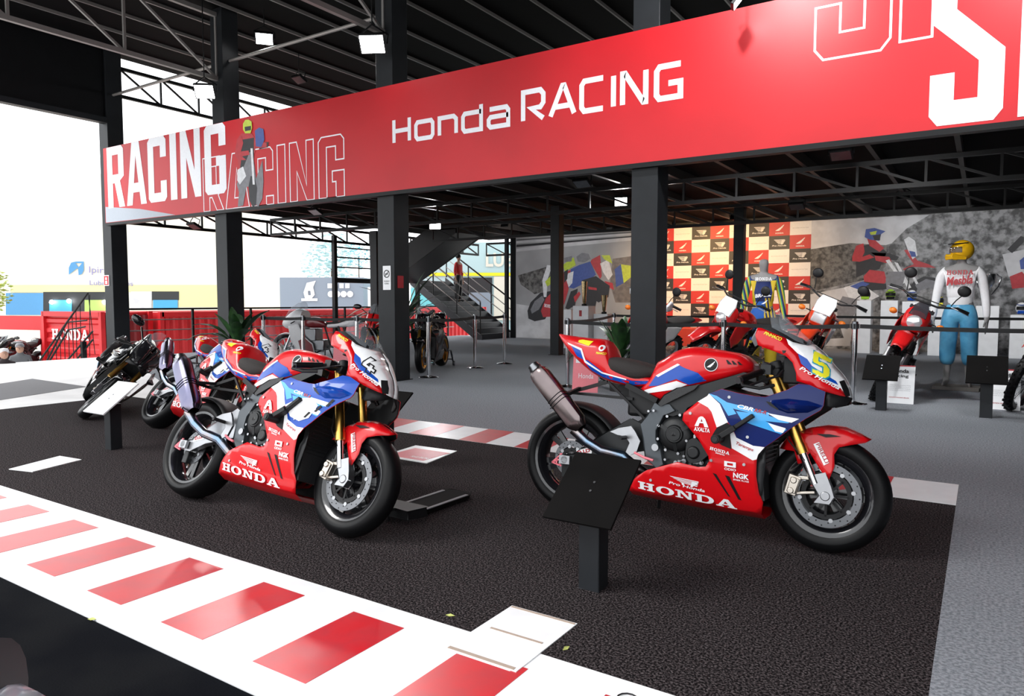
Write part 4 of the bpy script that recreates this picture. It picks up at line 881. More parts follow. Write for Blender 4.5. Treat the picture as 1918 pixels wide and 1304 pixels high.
# ---- mural of the off-road riders
mu = MB().box((x8 + .01, WY, 0), (5.9, WY + .05, 3.55)).build('mural', MUR2, smooth=False); tag(mu, 'wall mural of an off-road rider on a dusty hillside', 'mural')
c6 = lambda L: [(1500 + a / 4.346, 380 + b / 4.346) for a, b in L]
print_parts(mu, wall_fn, [
  ('sky_print', MURL, [c6([(80, 145), (1050, 96), (860, 210), (740, 330), (690, 345), (400, 328), (80, 378)])]),
  ('scrub_print', MURD, [c6([(80, 380), (400, 330), (700, 345), (690, 520), (560, 620), (80, 722)])]),
  ('path_print', MURL, [c6([(80, 745), (350, 690), (500, 760), (440, 900), (400, 1165), (80, 1165)]), c6([(1640, 420), (1817, 380), (1817, 660), (1690, 600)])]),
  ('stone_print', MURD, [c6([(150, 1020), (320, 1010), (350, 1100), (200, 1110)])]),
  ('rider_dark_print', PK, [c6([(500, 350), (600, 330), (700, 400), (640, 540), (560, 560), (450, 610), (450, 480), (520, 420)]), c6([(570, 405), (720, 410), (800, 440), (780, 470), (640, 455)]), c6([(1680, 380), (1790, 270), (1817, 280), (1817, 320), (1720, 410)])]),
  ('rider_red_print', PR, [c6([(418, 440), (450, 350), (510, 330), (520, 400), (500, 440), (560, 420), (600, 445), (480, 480), (420, 475)]), c6([(510, 600), (560, 545), (680, 560), (700, 640), (640, 690), (520, 670)]), c6([(840, 385), (880, 380), (950, 470), (1040, 500), (1100, 530), (900, 520), (860, 560), (830, 540), (920, 500)]), c6([(1700, 600), (1800, 560), (1817, 580), (1817, 690), (1720, 700)])]),
  ('rider_neck_print', PR, [c6([(540, 290), (600, 300), (680, 370), (640, 400), (560, 350)]), c6([(600, 430), (720, 440), (740, 480), (690, 490), (610, 470)])]),
  ('seat_print', PK, [c6([(500, 640), (690, 660), (780, 560), (800, 600), (720, 700), (520, 720)])]),
  ('front_wheel_print', PK, [c6([(880, 700), (920, 640), (1000, 600), (1090, 610), (1120, 650), (1120, 690), (1040, 650), (960, 680), (920, 760), (900, 800)])]),
  ('fork_print', PW, [c6([(690, 470), (720, 460), (850, 650), (830, 660)]), c6([(780, 640), (800, 560), (815, 565), (795, 650)])]),
  ('bike_pale_print', PW, [c6([(840, 300), (880, 275), (930, 310), (950, 430), (910, 460), (870, 380)]), c6([(760, 480), (790, 490), (900, 690), (870, 700)]), c6([(350, 690), (480, 650), (640, 760), (560, 800), (400, 790)]), c6([(890, 570), (905, 565), (960, 660), (940, 670)])]),
  ('bike_dark_print', PG, [c6([(290, 850), (340, 760), (480, 790), (440, 900), (380, 1030), (310, 1010)]), c6([(720, 560), (860, 560), (820, 700), (700, 720), (690, 620)]), c6([(930, 670), (1020, 620), (1110, 640), (1120, 720), (1040, 690), (960, 720)])]),
  ('rider_blue_print', PB, [c6([(400, 680), (500, 640), (560, 660), (480, 710)]), c6([(880, 390), (930, 400), (940, 440), (900, 440)]), c6([(1780, 470), (1817, 440), (1817, 540), (1790, 540)])]),
  ('helmet_print', PB, [c6([(520, 280), (530, 215), (600, 205), (690, 232), (655, 255), (640, 310), (560, 300)])]),
  ('helmet_detail_print', PY, [c6([(560, 240), (620, 228), (610, 258), (570, 262)])]),
  ('goggles_print', PK, [c6([(585, 268), (650, 255), (645, 305), (600, 305)])])])
# ---- podium steps
PODR = mat('podium_red', (.55, .05, .03), .5)
def podium(name, x0, x1, h, num, label, yf=20.3):
    t = thing(name, label, 'podium', ((x0 + x1) / 2, yf, 0)); w_ = (x1 - x0) / 2
    MB().box((-w_, 0, 0), (w_, 1.05, h)).build('block', PODR, t, smooth=False, bevel=.01)
    q = MB(); put_text(q, num, (-.08, h / 2 - .13), (.08, h / 2 - .13), .26, lambda u, v: (u, -.004, v), 0, .03); q.build('place_number', WHITE, t, smooth=False)
xp = aty(1257, 635, 20.3).x
podium('podium_step', xp - .75, xp + .75, .52, '2', 'low red podium step marked 2 before the checkered backdrop')
podium('podium_step', xp + .76, xp + 2.2, .66, '1', 'taller middle red podium step before the checkered backdrop')
podium('podium_step', xp + 2.21, xp + 3.6, .42, '3', 'lowest red podium step behind the blue and yellow mannequin')
# ---- plinths, trophies, helmets
def plinth(px0, px1, pyt, Y, label, num=None, dy=.42):
    a = aty(px0, pyt, Y); b = aty(px1, pyt, Y); h = a.z; w_ = b.x - a.x
    t = thing('plinth', label, 'plinth', ((a.x + b.x) / 2, Y + dy / 2, 0), group='white display plinths')
    MB().box((-w_ / 2, -dy / 2, 0), (w_ / 2, dy / 2, h)).build('box', VINYLW, t, smooth=False, bevel=.006)
    if num: q = MB(); put_text(q, num, (-.04, h - .28), (.04, h - .28), .16, lambda u, v: (u, -dy / 2 - .003, v), 0, .02); q.build('place_number', PR, t, smooth=False)
    return Vector(((a.x + b.x) / 2, Y + dy / 2, h))
pA = plinth(1073, 1102, 573, 17.2, 'tall white plinth marked 1 under a gold trophy', '1')
pB = plinth(1112, 1138, 588, 17.4, 'lower white plinth under a small trophy beside the number 1 plinth')
plinth(1056, 1070, 580, 17.6, 'narrow white plinth just behind the slim column by the racer mural')
GOLDT = mat('trophy_gold', (.62, .48, .26), .25, 1.0, var=.5, vscale=60)
def trophy(p, h, label, m, kind=0):
    t = thing('trophy', label, 'trophy', p)
    MB().lathe([(0, .0), (.07, 0), (.07, .05), (.03, .06), (0, .06)], n=20).build('foot', DARKSTEEL if kind == 0 else STEEL, t)
    if kind == 0: MB().lathe([(.03, .06), (.045, .10), (.055, h * .4), (.085, h), (.075, h), (.045, h * .45), (.0, .12)], n=20).build('cup', m, t)
    else:
        q = MB(); q.lathe([(.02, .06), (.035, h * .3), (.025, h * .45), (.05, h * .55), (.14, h * .72), (.15, h), (.14, h), (.0, h * .6)], n=24); q.build('bowl', m, t)
        for sx in (-1, 1): MB().tube([(sx * .06, 0, h * .35), (sx * .20, 0, h * .62), (sx * .24, 0, h * .9), (sx * .16, 0, h * .98)], .022, 8).build('handle', m, t)
    return t
trophy(pA, .66, 'tall gold trophy on the plinth marked 1', GOLDT); trophy(pB, .50, 'small slim gold trophy on the lower plinth', GOLDT)
PY_ = 20.0
hel = []
for px0, px1, pyt, lb in ((1605, 1632, 563, 'white plinth under the green and black helmet'), (1650, 1682, 563, 'white plinth under the lime helmet'), (1690, 1722, 565, 'white plinth under the white helmet'), (1740, 1772, 575, 'white plinth behind the white shirted mannequin'), (1828, 1872, 573, 'broad white plinth under the silver cup')):
    hel.append(plinth(px0, px1, pyt, PY_, lb))
def helmet(p, heading, shell, trim, label, peak=True, s=1.0, par=None, visor=BLACK):
    t = thing('helmet', label, 'helmet', p, (0, 0, heading), scale=s)
    L = MB(); n, m_ = 24, 16; vs = []
    for i in range(m_ + 1):
        ph = pi * i / m_
        for j in range(n):
            a = 2 * pi * j / n; x = .145 * sin(ph) * cos(a); y = .118 * sin(ph) * sin(a); z = .15 - .135 * cos(ph)
            if z < .10 and x > 0: x *= 1 + .22 * (1 - z / .10)
            vs.append((x, y, max(0.0, z)))
    L.add(vs, [(i * n + j, i * n + (j + 1) % n, (i + 1) * n + (j + 1) % n, (i + 1) * n + j) for i in range(m_) for j in range(n)]); L.build('shell', shell, t, ang=70)
    V = MB(); vs = []
    for i in range(11):
        a = -1.15 + 2.3 * i / 10
        for z, k in ((.115, 1.05), (.15, 1.035), (.19, 1.03)): rr = sqrt(max(0, 1 - ((z - .15) / .135) ** 2)); vs.append((.145 * cos(a) * k * rr + .004, .118 * sin(a) * k * rr, z))
    V.add(vs, [(3 * i + k, 3 * i + 3 + k, 3 * i + 4 + k, 3 * i + 1 + k) for i in range(10) for k in range(2)]); V.build('eye_port', visor, t, ang=80)
    if peak: MB().prism([(-.02, -.10), (.10, -.085), (.215, -.055), (.215, .055), (.10, .085), (-.02, .10)], lambda u, v: (u, v, .225 + .14 * (.1 - u) * .5), (0, 0, .012)).build('peak', trim, t)
    B_ = MB(); B_.prism([(.0, .03), (.16, .03), (.172, .07), (.155, .10), (.10, .085), (.0, .06)], lambda u, v: (u, -.085, v), (0, .17, 0)); B_.build('chin_bar', trim, t, bevel=.02)
    return t
LIME = mat('lime_paint', (.35, .62, .04), .3, coat=.5); NAVY = mat('navy_paint', (.02, .03, .12), .3, coat=.5); GRN = mat('green_paint', (.05, .40, .08), .3, coat=.5)
fc = -pi / 2 + .1
helmet(hel[0], fc, BLACKG, LIME, 'black and green motocross helmet facing forward on its plinth'); helmet(hel[1], fc, LIME, BLACKG, 'lime green motocross helmet on a white plinth')
helmet(hel[2], fc, WHITE, BLUE2, 'white motocross helmet with goggles on a white plinth'); helmet(hel[3], fc, NAVY, YEL, 'dark blue and yellow helmet beside the white shirted mannequin')
trophy(hel[4], .74, 'large silver cup with tall handles beside the white shirted mannequin', CHROME, 1)
hp_ = plinth(1893, 1935, 590, PY_, 'white plinth at the far right under the blue helmet'); helmet(hp_, fc, WHITE, BLUE2, 'white and blue helmet beyond the silver cup')

# ================================================================ STANCHIONS
def stanchion(p, label, h=1.05, m=CHROME):
    t = thing('stanchion', label, 'stanchion', (p.x, p.y, 0), group='chrome barrier posts')
    MB().lathe([(0, 0), (.17, 0), (.17, .012), (.15, .022), (.05, .034), (.036, .04), (0, .04)], n=32).build('base', m, t)
    MB().lathe([(.034, .03), (.034, h - .09)], n=20).build('pole', m, t); q = MB(); q.lathe([(.038, h - .10), (.038, h - .004), (.030, h), (0, h)], n=20); q.build('head', STEEL, t)
    q = MB()
    for a in range(4): q.obox((.04 * cos(a * pi / 2), .04 * sin(a * pi / 2), h - .06), (.022, .022, .06), Matrix.Rotation(a * pi / 2, 3, 'Z'))
    q.build('belt_clips', BLACK, t); return Vector((p.x, p.y, h - .06))
BELT = mat('black_webbing', (.010, .010, .011), .7)
def belt(a, b, label):
    n = 10; mb = MB(); d = b - a; e_ = d.normalized() * .056; a = a + e_; b = b - e_; d = b - a; nrm = Vector((-d.y, d.x, 0)).normalized() * .0015; vs = []
    for i in range(n + 1):
        t = i / n; c = a + d * t; c.z -= .03 * 4 * t * (1 - t) * min(1, d.length / 2)
        vs += [c + nrm + Vector((0, 0, .026)), c + nrm - Vector((0, 0, .026)), c - nrm - Vector((0, 0, .026)), c - nrm + Vector((0, 0, .026))]
    mb.add(vs, [(4 * i + k, 4 * i + (k + 1) % 4, 4 * i + 4 + (k + 1) % 4, 4 * i + 4 + k) for i in range(n) for k in range(4)] + [(3, 2, 1, 0), (4 * n, 4 * n + 1, 4 * n + 2, 4 * n + 3)])
    tag(mb.build('barrier_belt', BELT), label, 'barrier belt', 'black barrier belts')
s1 = stanchion(gr(1597, 757), 'chrome barrier post behind the number 5 nose'); s2 = stanchion(gr(1353, 742), 'chrome barrier post before the red enduro with white plate'); s3 = stanchion(gr(1063, 725), 'chrome barrier post behind the racing motorcycle tail')
s0 = stanchion(Vector((1.9, 10.3, 0)), 'chrome barrier post beyond the rightmost red motorcycle')
belt(s3, s2, 'black belt passing behind the column and the tank'); belt(s2, s1, 'black belt crossing in front of the blue and yellow mannequin'); belt(s1, s0, 'black belt crossing in front of the white shirted mannequin')
t5 = stanchion(gr(803, 708), 'chrome barrier post before the black and gold wheeled motorcycle'); t4 = stanchion(gr(890, 690), 'chrome barrier post before the foot of the stairs'); t3 = stanchion(gr(945, 682), 'chrome barrier post beside the thin mural edge post')
belt(t4, t3, 'black belt between the two posts before the stairs'); belt(t5, t4, 'black belt behind the black and gold wheeled motorcycle')
P_ = lambda px_, d: Vector((atd(px_, 590, d).x, atd(px_, 590, d).y, 0))
u1 = stanchion(P_(493, 13.6), 'chrome barrier post beside the column plant'); u2 = stanchion(P_(567, 13.2), 'chrome barrier post before the white classic racer'); u3 = stanchion(P_(668, 12.8), 'chrome barrier post before the red and white sport motorcycle')
belt(u1, u2, 'black belt beside the classic racer'); belt(u2, u3, 'black belt crossing the classic racer'); belt(u3, t5, 'black belt crossing the red and white sport motorcycle')
v1 = stanchion(Vector((aty(1150, 588, 14.5).x, 14.5, 0)), 'chrome barrier post beside the potted plant'); v2 = stanchion(Vector((-4.2, 16.6, 0)), 'chrome barrier post hidden between the mannequin and the backdrop'); v3 = stanchion(Vector((3.6, 17.4, 0)), 'chrome barrier post at the far end of the rear barrier')
belt(s3, v1, 'black belt before the white number 1 plinth'); belt(v1, v2, 'black belt before the red podium'); belt(v2, v3, 'black belt running before the white helmet plinths')

# ================================================================ SIGN STANDS AND BOARDS
PANB = mat('black_sign_panel', (.0045, .004, .004), .75, var=.3, vscale=5, spec=.1)
def sign_stand(x, y, pm_, label, k=1.0):
    t = thing('sign_stand', label, 'sign stand', (x, y, 0), scale=k, group=None)
    MB().prism([(-.05, -.05), (.05, -.05), (.05, .05), (-.05, .05)], lambda u, v: (u, v, 0), (0, 0, .40)).build('post', COLUMNM, t, bevel=.003, smooth=False)
    R = Matrix.Rotation(math.atan2(.225, .30), 3, 'X')
    MB().obox((-.005, -.005, .455), (.335, .395, .014), R).build('panel', pm_, t, smooth=False, bevel=.002)
    for dy in (-.02, .03): c = Vector((-.005, -.005, .455)) + R @ Vector((0, dy, .0)); MB().cyl(c, c + R @ Vector((0, 0, .011)), .006, n=10).build('screw', ALU, t)
    return t
sign_stand(-1.45, 2.89, PANB, 'black tilted sign stand in front of the number 5 motorcycle')
sign_stand(-6.41, 3.345, VINYLW, 'sign stand with white tilted panel before the leaning black motorcycle')
sign_stand(-3.95, 4.19, PANB, 'black sign stand hidden behind the leaning motorcycle front wheel')
p = gr(1650, 768); sign_stand(p.x, p.y, PANB, 'black sign stand before the red enduro with black headlight screen', 1.12)
p = gr(1846, 782); sign_stand(p.x, p.y, PANB, 'black sign stand between the mannequin and the rightmost motorcycle', 1.18)
def notice(px_, py_, label, yaw=0.0):
    p = gr(px_, py_); t = thing('notice_board', label, 'notice board', (p.x, p.y, 0), (-.28, 0, yaw))
    MB().box((-.16, 0, 0), (.16, .012, .50)).build('board', VINYLW, t, smooth=False); MB().box((-.16, -.003, .485), (.16, 0, .50)).build('red_edge', PR, t, smooth=False)
    q = MB(); g = lambda u, v: (u, -.002, v); put_text(q, 'Honda', (-.11, .40), (.09, .40), .05, g, 0, .03); put_text(q, 'Racing', (-.11, .33), (.09, .33), .05, g, 0, .03); q.build('title', BLACK, t, smooth=False)
    q = MB()
    for i in range(4): put_text(q, 'motocicleta de competicao Honda Racing'[i:32 + i], (-.12, .23 - .022 * i), (.12, .23 - .022 * i), .011, g)
    q.build('small_print', PG, t, smooth=False); q = MB(); put_text(q, 'HONDA RACING BRASIL', (-.12, .07), (.11, .07), .014, g, 0, .02); q.build('footer', PR, t, smooth=False)
    st = MB(); st.bar((0, .012, .40), (0, .20, .11), .02); st.build('prop', BLACK, t); return t
notice(1684, 756, 'white Honda Racing notice board at the wheel of the red enduro'); notice(1880, 768, 'white Honda Racing notice board beside the rightmost motorcycle')
pk = gr(1095, 735); rb = thing('notice_board', 'pink red leaning board behind the racing motorcycle tail', 'notice board', (pk.x, pk.y, 0), (-.15, 0, .2))
MB().box((-.19, 0, 0), (.19, .012, .62)).build('board', PINKP, rb, smooth=False); q = MB(); q.flat([rect(-.15, .42, -.02, .56)], lambda u, v: (u, -.003, v)); put_text(q, 'Honda', (-.1, .2), (.12, .2), .07, lambda u, v: (u, -.003, v)); q.build('printed_patch', PW, rb, smooth=False)
MB().bar((0, .012, .45), (0, .16, .03), .02).build('prop', BLACK, rb)
pk = gr(640, 720); rb = thing('notice_board', 'pale pink leaning board at the foot of the classic racer', 'notice board', (pk.x, pk.y, 0), (-.2, 0, .5))
MB().box((-.16, 0, 0), (.16, .012, .60)).build('board', PINKP, rb, smooth=False); q = MB(); put_text(q, 'Honda', (-.1, .3), (.1, .3), .07, lambda u, v: (u, -.003, v)); q.build('lettering', PW, rb, smooth=False); MB().bar((0, .012, .42), (0, .18, .07), .02).build('prop', BLACK, rb)

# ================================================================ LAMPS
def flood(p, aim, label, watts=60, col=(1, 1, 1), lit=True, s=1.0, drop=.25, emit=None):
    t = thing('floodlight', label, 'floodlight', p, scale=s); d = (Vector(aim) - Vector(p)).normalized(); R = d.to_track_quat('-Z', 'Y').to_matrix()
    MB().obox(R @ Vector((0, 0, .03)), (.34, .26, .06), R).build('housing', DARKSTEEL, t, smooth=False, bevel=.01)
    MB().obox(R @ Vector((0, 0, -.003)), (.30, .22, .006), R).build('lens', (emit or LAMPM) if lit else STEEL, t, smooth=False)
    MB().tube([R @ Vector((-.19, 0, .03)), R @ Vector((-.19, .0, .10)) + Vector((0, 0, .08)), (0, 0, drop), R @ Vector((.19, .0, .10)) + Vector((0, 0, .08)), R @ Vector((.19, 0, .03))], .012, 6).build('bracket', DARKSTEEL, t)
    topz = (6.9 if p[2] > 4 else (3.72 if p[1] > 9.35 else 6.9)) - p[2]
    MB().cyl((0, 0, drop), (0, 0, topz / s), .01, n=6).build('hanger_rod', DARKSTEEL, t)
    if lit and watts:
        l = bpy.data.lights.new('flood_beam', 'SPOT'); l.energy = watts; l.color = col; l.spot_size = radians(120); l.spot_blend = .6; l.shadow_soft_size = .12
        lo = bpy.data.objects.new('flood_beam', l); COL.objects.link(lo); lo.parent = t; lo.rotation_euler = R.to_euler(); lo.location = d * .05
    return t
flood(aty(697, 83, 8.35), (-5, 3, 0), 'lit square floodlight hanging beside the no smoking column', 220, s=1.2)
flood(aty(383, 172, 8.4), (-8, 3, 0), 'lit floodlight tilted on the column above the white banner letters', 160, s=1.1)
flood(atz(495, 73, 6.35), (-8, 6, 0), 'bright round-looking lamp high under the roof purlins', 150, s=1.0)
flood(atz(1163, 378, 3.35), (-4, 9, 0), 'bright small lamp under the mezzanine left of the centre column', 120, s=.8)
flood(atz(1238, 402, 3.25), (-5, 12, 0), 'bright slim lamp beside the column in front of the checkered backdrop', 120, s=.7)
flood(atz(815, 422, 3.25), (-8, 10, 0), 'bright lamp under the black stair flight', 120, s=.9)
flood(aty(1382, 3, 8.2), (-1, 8.6, 3.5), 'lamp just above the banner top edge', 0, s=.6)
for px_, py_, z_, lb in ((1575, 292, 3.45, 'unlit wide black fixture under the banner bottom edge'), (1492, 388, 3.3, 'unlit black spotlight near the off-road mural'), (590, 398, 3.4, 'unlit black fixture under the banner left of the sign column'), (1090, 345, 3.4, 'unlit grey fixture under the banner near the centre'), (363, 425, 3.0, 'small unlit spotlight hanging below the banner corner'), (560, 150, 6.3, 'dark hanging fixture high under the purlins')):
    q_ = atz(px_, py_, z_); flood(q_, q_ + Vector((0, -.5, -1)), lb, 0, lit=False, s=.9)
flood((-2.3, 6.3, 5.75), (-2.45, 8.66, 4.1), 'floodlight on the roof aimed at the banner middle', 500, s=1.1); flood((.6, 6.5, 5.75), (.3, 8.66, 4.2), 'floodlight on the roof aimed at the large banner letters', 420, s=1.1)
WARM = mat('warm_lamp_panel', (1, .6, .25), emit=14)
flood((-7.6, 18.6, 3.45), (-7.4, 21.5, 1.5), 'warm spotlight aimed at the left of the checkered backdrop', 520, (1, .62, .28), s=.7, emit=WARM); flood((-5.4, 18.6, 3.45), (-5.4, 21.5, 1.7), 'warm spotlight aimed at the right of the checkered backdrop', 260, (1, .70, .42), s=.7, emit=WARM)
flood((-1.5, 17.2, 3.5), (-1.5, 21.5, 1.6), 'spotlight aimed at the off-road mural', 260, s=.7); flood((2.0, 17.2, 3.5), (2.0, 21.5, 1.6), 'spotlight aimed at the right end of the off-road mural', 220, s=.7); flood((-11.5, 17.2, 3.5), (-11.5, 21.5, 1.6), 'spotlight aimed at the racer mural', 220, s=.7)
flood((-1.5, 9.6, 3.45), (-1.0, 12.3, .6), 'spotlight above the white shirted mannequin', 260, s=.7); flood((-4.2, 9.8, 3.45), (-3.6, 12.5, .6), 'spotlight above the blue and yellow mannequin', 240, s=.7)
# ================================================================ ENDURO MOTORCYCLES
ORANGE = mat('orange_red_plastic', (.72, .055, .015), .3, coat=.5)
REDP = mat('red_plastic', (.58, .010, .012), .3, coat=.5)
GLASS = mat('headlight_glass', (.85, .86, .88), .08, .6)
def enduro(label, front, heading, lean, body=REDP, tank=None, light='round', plate=None, guards=False, s=1.1, seatM=None, steer=.18, screen=None):
    tank = tank or body; fwd = Vector((cos(heading), sin(heading), 0)); rear = Vector((front[0], front[1], 0)) - fwd * 1.40 * s
    bk = thing('enduro_motorcycle', label, 'motorcycle', (rear.x, rear.y, .05 * (1 - cos(lean)) * s + .002), (-lean, 0, heading), None, s)
    def wwheel(nm, x, R, W, rimR):
        o = MB(); o.lathe([(rimR - .012, -.02), (rimR, -.026), (rimR + .006, -.02), (rimR + .006, .02), (rimR, .026), (rimR - .012, .02)], (x, 0, R), (0, 1, 0), 40, closed=True); o.cyl((x, -.06, R), (x, .06, R), .035, n=16); o = o.build(nm, ALU, bk)
        h = W / 2; MB().lathe([(rimR, -.03), (rimR + .03, -h * .9), (R - .03, -h), (R - .008, -h * .7), (R, -h * .3), (R, h * .3), (R - .008, h * .7), (R - .03, h), (rimR + .03, h * .9), (rimR, .03)], (x, 0, R), (0, 1, 0), 44).build('tyre', RUBBER, o)
        k = MB()
        for i in range(44):
            a = 2 * pi * i / 44
            for y in (-h * .62, h * .62): k.obox((x + (R + .003) * cos(a), y * (1 if i % 2 else .5), R + (R + .003) * sin(a)), (.022, h * .5, .016), Matrix.Rotation(-a + pi / 2, 3, 'Y'))
        tag(k.build('tread_blocks', RUBBER, o), kind='stuff')
        sp = MB()
        for i in range(32):
            a = 2 * pi * i / 32; b = a + (.35 if i % 2 else -.35); y = .05 if (i // 2) % 2 else -.05
            sp.cyl((x + .035 * cos(b), y, R + .035 * sin(b)), (x + rimR * cos(a), 0, R + rimR * sin(a)), .0028, n=4, caps=False)
        tag(sp.build('wire_spokes', CHROME, o), kind='stuff'); return o
    wwheel('rear_wheel', 0, .32, .12, .235); wf = wwheel('front_wheel', 1.40, .35, .085, .27)
    MB().lathe([(.07, -.065), (.12, -.065), (.12, -.06), (.07, -.06)], (1.40, 0, .35), (0, 1, 0), 32, closed=True).build('brake_disc', STEEL, wf)
    fd = Vector((-.46, 0, 1)).normalized()
    for sy in (-1, 1):
        p = lambda t: Vector((1.385, sy * .095, .35)) + fd * t
        o = MB(); o.use(0).cyl(p(-.03), p(.30), .029, n=14); o.use(1).cyl(p(.28), p(.86), .021, n=14); o = o.build('fork_leg', [ALU, CHROME], bk)
        g = MB(); g.lathe([(.03, 0)] + [(.034 - .006 * (k % 2), .02 * k) for k in range(9)], p(.28), fd, 14); g.build('fork_gaiter', BLACK, o)
    hd = Vector((1.385, 0, .35)) + fd * .84
    tr = MB(); tr.obox(hd, (.07, .26, .04)); tr.obox(hd - fd * .2, (.07, .26, .04)); tr.build('fork_clamps', BLACKM, bk, bevel=.005)
    hb = MB(); c = hd + Vector((-.02, 0, .08)); hb.tube([c + Vector((-.10, -.42, .05)), c + Vector((-.06, -.30, .06)), c + Vector((.0, -.14, .0)), c, c + Vector((.0, .14, .0)), c + Vector((-.06, .30, .06)), c + Vector((-.10, .42, .05))], .012, 10); hb.bar(c + Vector((-.03, -.2, .04)), c + Vector((-.03, .2, .04)), .012); hb = hb.build('handlebar', BLACKM, bk)
    for sy in (-1, 1):
        MB().cyl(c + Vector((-.07, sy * .30, .058)), c + Vector((-.10, sy * .43, .05)), .018, n=12).build('grip', RUBBER, hb); MB().tube([c + Vector((-.02, sy * .25, .05)), c + Vector((.02, sy * .33, .045)), c + Vector((-.02, sy * .44, .03))], .006, 6).build('lever', ALU, hb)
        m0 = c + Vector((-.05, sy * .24, .06)); q = MB(); q.tube([m0, m0 + Vector((.01, sy * .02, .08)), m0 + Vector((-.01, sy * .05, .15))], .006, 6); q.sph(m0 + Vector((-.01, sy * .05, .20)), (.022, .068, .062), 16, 10); q.build('mirror', BLACK, hb)
        q = MB(); b0 = hd + Vector((.05, sy * .13, -.12)); q.use(1).bar(b0, b0 + Vector((0, sy * .08, 0)), .014); q.use(0).sph(b0 + Vector((.02, sy * .13, 0)), (.04, .045, .035), 12, 8); q.build('indicator', [AMBER, BLACK], bk)
        if guards: MB().sheet([(c.x - .05, c.z), (c.x + .06, c.z - .02), (c.x + .10, c.z + .05), (c.x + .02, c.z + .13), (c.x - .03, c.z + .10)], lambda x, z: .33, 0, sy).build('hand_guard', WHITE, hb, solid=.03)
    # headlight cowl
    hx = hd.x + .10; hz = hd.z - .14
    cw = Loft([(hx - .06, hz + .16), (hx + .02, hz + .15), (hx + .07, hz + .10), (hx + .10, hz + .03)], [(hx - .06, hz - .12), (hx + .02, hz - .13), (hx + .07, hz - .12), (hx + .10, hz - .08)], [(hx - .06, .13), (hx + .02, .135), (hx + .07, .115), (hx + .10, .08)], 3.0)
    co = cw.mesh(10, 20).build('headlight_cowl', body, bk, ang=60)
    if light == 'round': MB().lathe([(.088, 0), (.085, .02), (.06, .035), (0, .042)], (hx + .075, 0, hz - .02), (1, 0, -.12), 24).build('headlight', GLASS, co)
    else: MB().box((hx + .06, -.085, hz - .085), (hx + .118, .085, hz + .045)).build('headlight', GLASS, co, bevel=.015)
    if plate: MB().prism([(-.105, 0), (.105, 0), (.12, .13), (.085, .21), (-.085, .21), (-.12, .13)], lambda u, v: (hx + .10 - v * .35, u, hz + .05 + v), (-.012, 0, 0)).build('number_plate', plate, co, bevel=.01)
    else: MB().prism([(-.09, 0), (.09, 0), (.075, .11), (.05, .15), (-.05, .15), (-.075, .11)], lambda u, v: (hx + .09 - v * .45, u, hz + .06 + v), (-.008, 0, 0)).build('small_screen', screen or SMOKE, co, bevel=.006)
    # fender
    N = 16; vs = []
    for i in range(N + 1):
        t = i / N; x = 1.08 + .66 * t; z = .80 + .05 * sin(pi * min(1, t * 1.2)) - .14 * max(0, t - .6) ** 1.2 * 2.2; w_ = .06 + .035 * sin(pi * t) + (.03 if t < .3 else 0)
        for y, dz in ((-1, -.035), (-.75, -.008), (0, .006), (.75, -.008), (1, -.035)): vs.append((x, y * w_, z + dz))
    MB().add(vs, [(5 * i + k, 5 * i + 5 + k, 5 * i + 6 + k, 5 * i + 1 + k) for i in range(N) for k in range(4)]).build('front_fender', body, bk, solid=.004, ang=60)
    tl = Loft([(.50, .93), (.60, 1.02), (.75, 1.07), (.90, 1.06), (1.0, 1.0)], [(.50, .86), (.60, .80), (.75, .76), (.90, .80), (1.0, .90)], [(.50, .09), (.60, .13), (.75, .155), (.90, .145), (1.0, .09)], 2.6)
    tk = tl.mesh(14, 20).build('fuel_tank', tank, bk, ang=60)
    for sy in (-1, 1): MB().sheet([(.70, .98), (.92, 1.0), (1.10, .90), (1.14, .74), (1.02, .60), (.88, .66), (.76, .82)], lambda x, z: .155 + .06 * max(0, x - .8), 0, sy, .04).build('tank_shroud', body, tk, solid=.006)
    st = Loft([(-.30, .93), (-.05, .915), (.30, .895), (.55, .95), (.68, 1.05)], [(-.30, .89), (-.05, .84), (.30, .80), (.55, .85), (.68, .96)], [(-.30, .08), (-.05, .115), (.30, .125), (.55, .10), (.68, .07)], 3.2); st.mesh(14, 18).build('seat', seatM or SEATM, bk, ang=60)
    rf = Loft([(-.58, .90), (-.30, .90), (.0, .86), (.15, .84)], [(-.58, .875), (-.30, .85), (.0, .80), (.15, .78)], [(-.58, .05), (-.30, .09), (.0, .10), (.15, .10)], 3.0); rf.mesh(8, 16).build('rear_fender', body, bk, ang=60)
    MB().box((-.50, -.06, .80), (-.44, .06, .86)).build('tail_lamp', REDP, bk, bevel=.01)
    for sy in (-1, 1): MB().sheet([(.10, .82), (.52, .86), (.56, .70), (.40, .58), (.22, .64)], lambda x, z: .13, 0, sy, .05).build('side_panel', WHITE if plate else body, bk, solid=.005)
    en = MB(); en.box((.50, -.12, .32), (.86, .12, .54)); en.cyl((.62, -.17, .43), (.62, .17, .43), .10, n=20); en.cyl((.76, -.15, .40), (.76, .15, .40), .07, n=18)
    for k in range(8): en.obox((.80 + .016 * k, 0, .55 + .035 * k), (.16, .17, .018), Matrix.Rotation(.4, 3, 'Y'))
    en.obox((.86, 0, .68), (.12, .12, .30), Matrix.Rotation(.4, 3, 'Y')); en.build('engine', BLACKM, bk, bevel=.006)
    fm = MB(); fm.tube([(hd.x - .03, 0, hd.z - .05), (.98, 0, .60), (.92, 0, .34), (.75, 0, .28), (.45, 0, .30), (.40, 0, .55), (.45, 0, .80), (hd.x - .04, 0, hd.z - .02)], .02, 8)
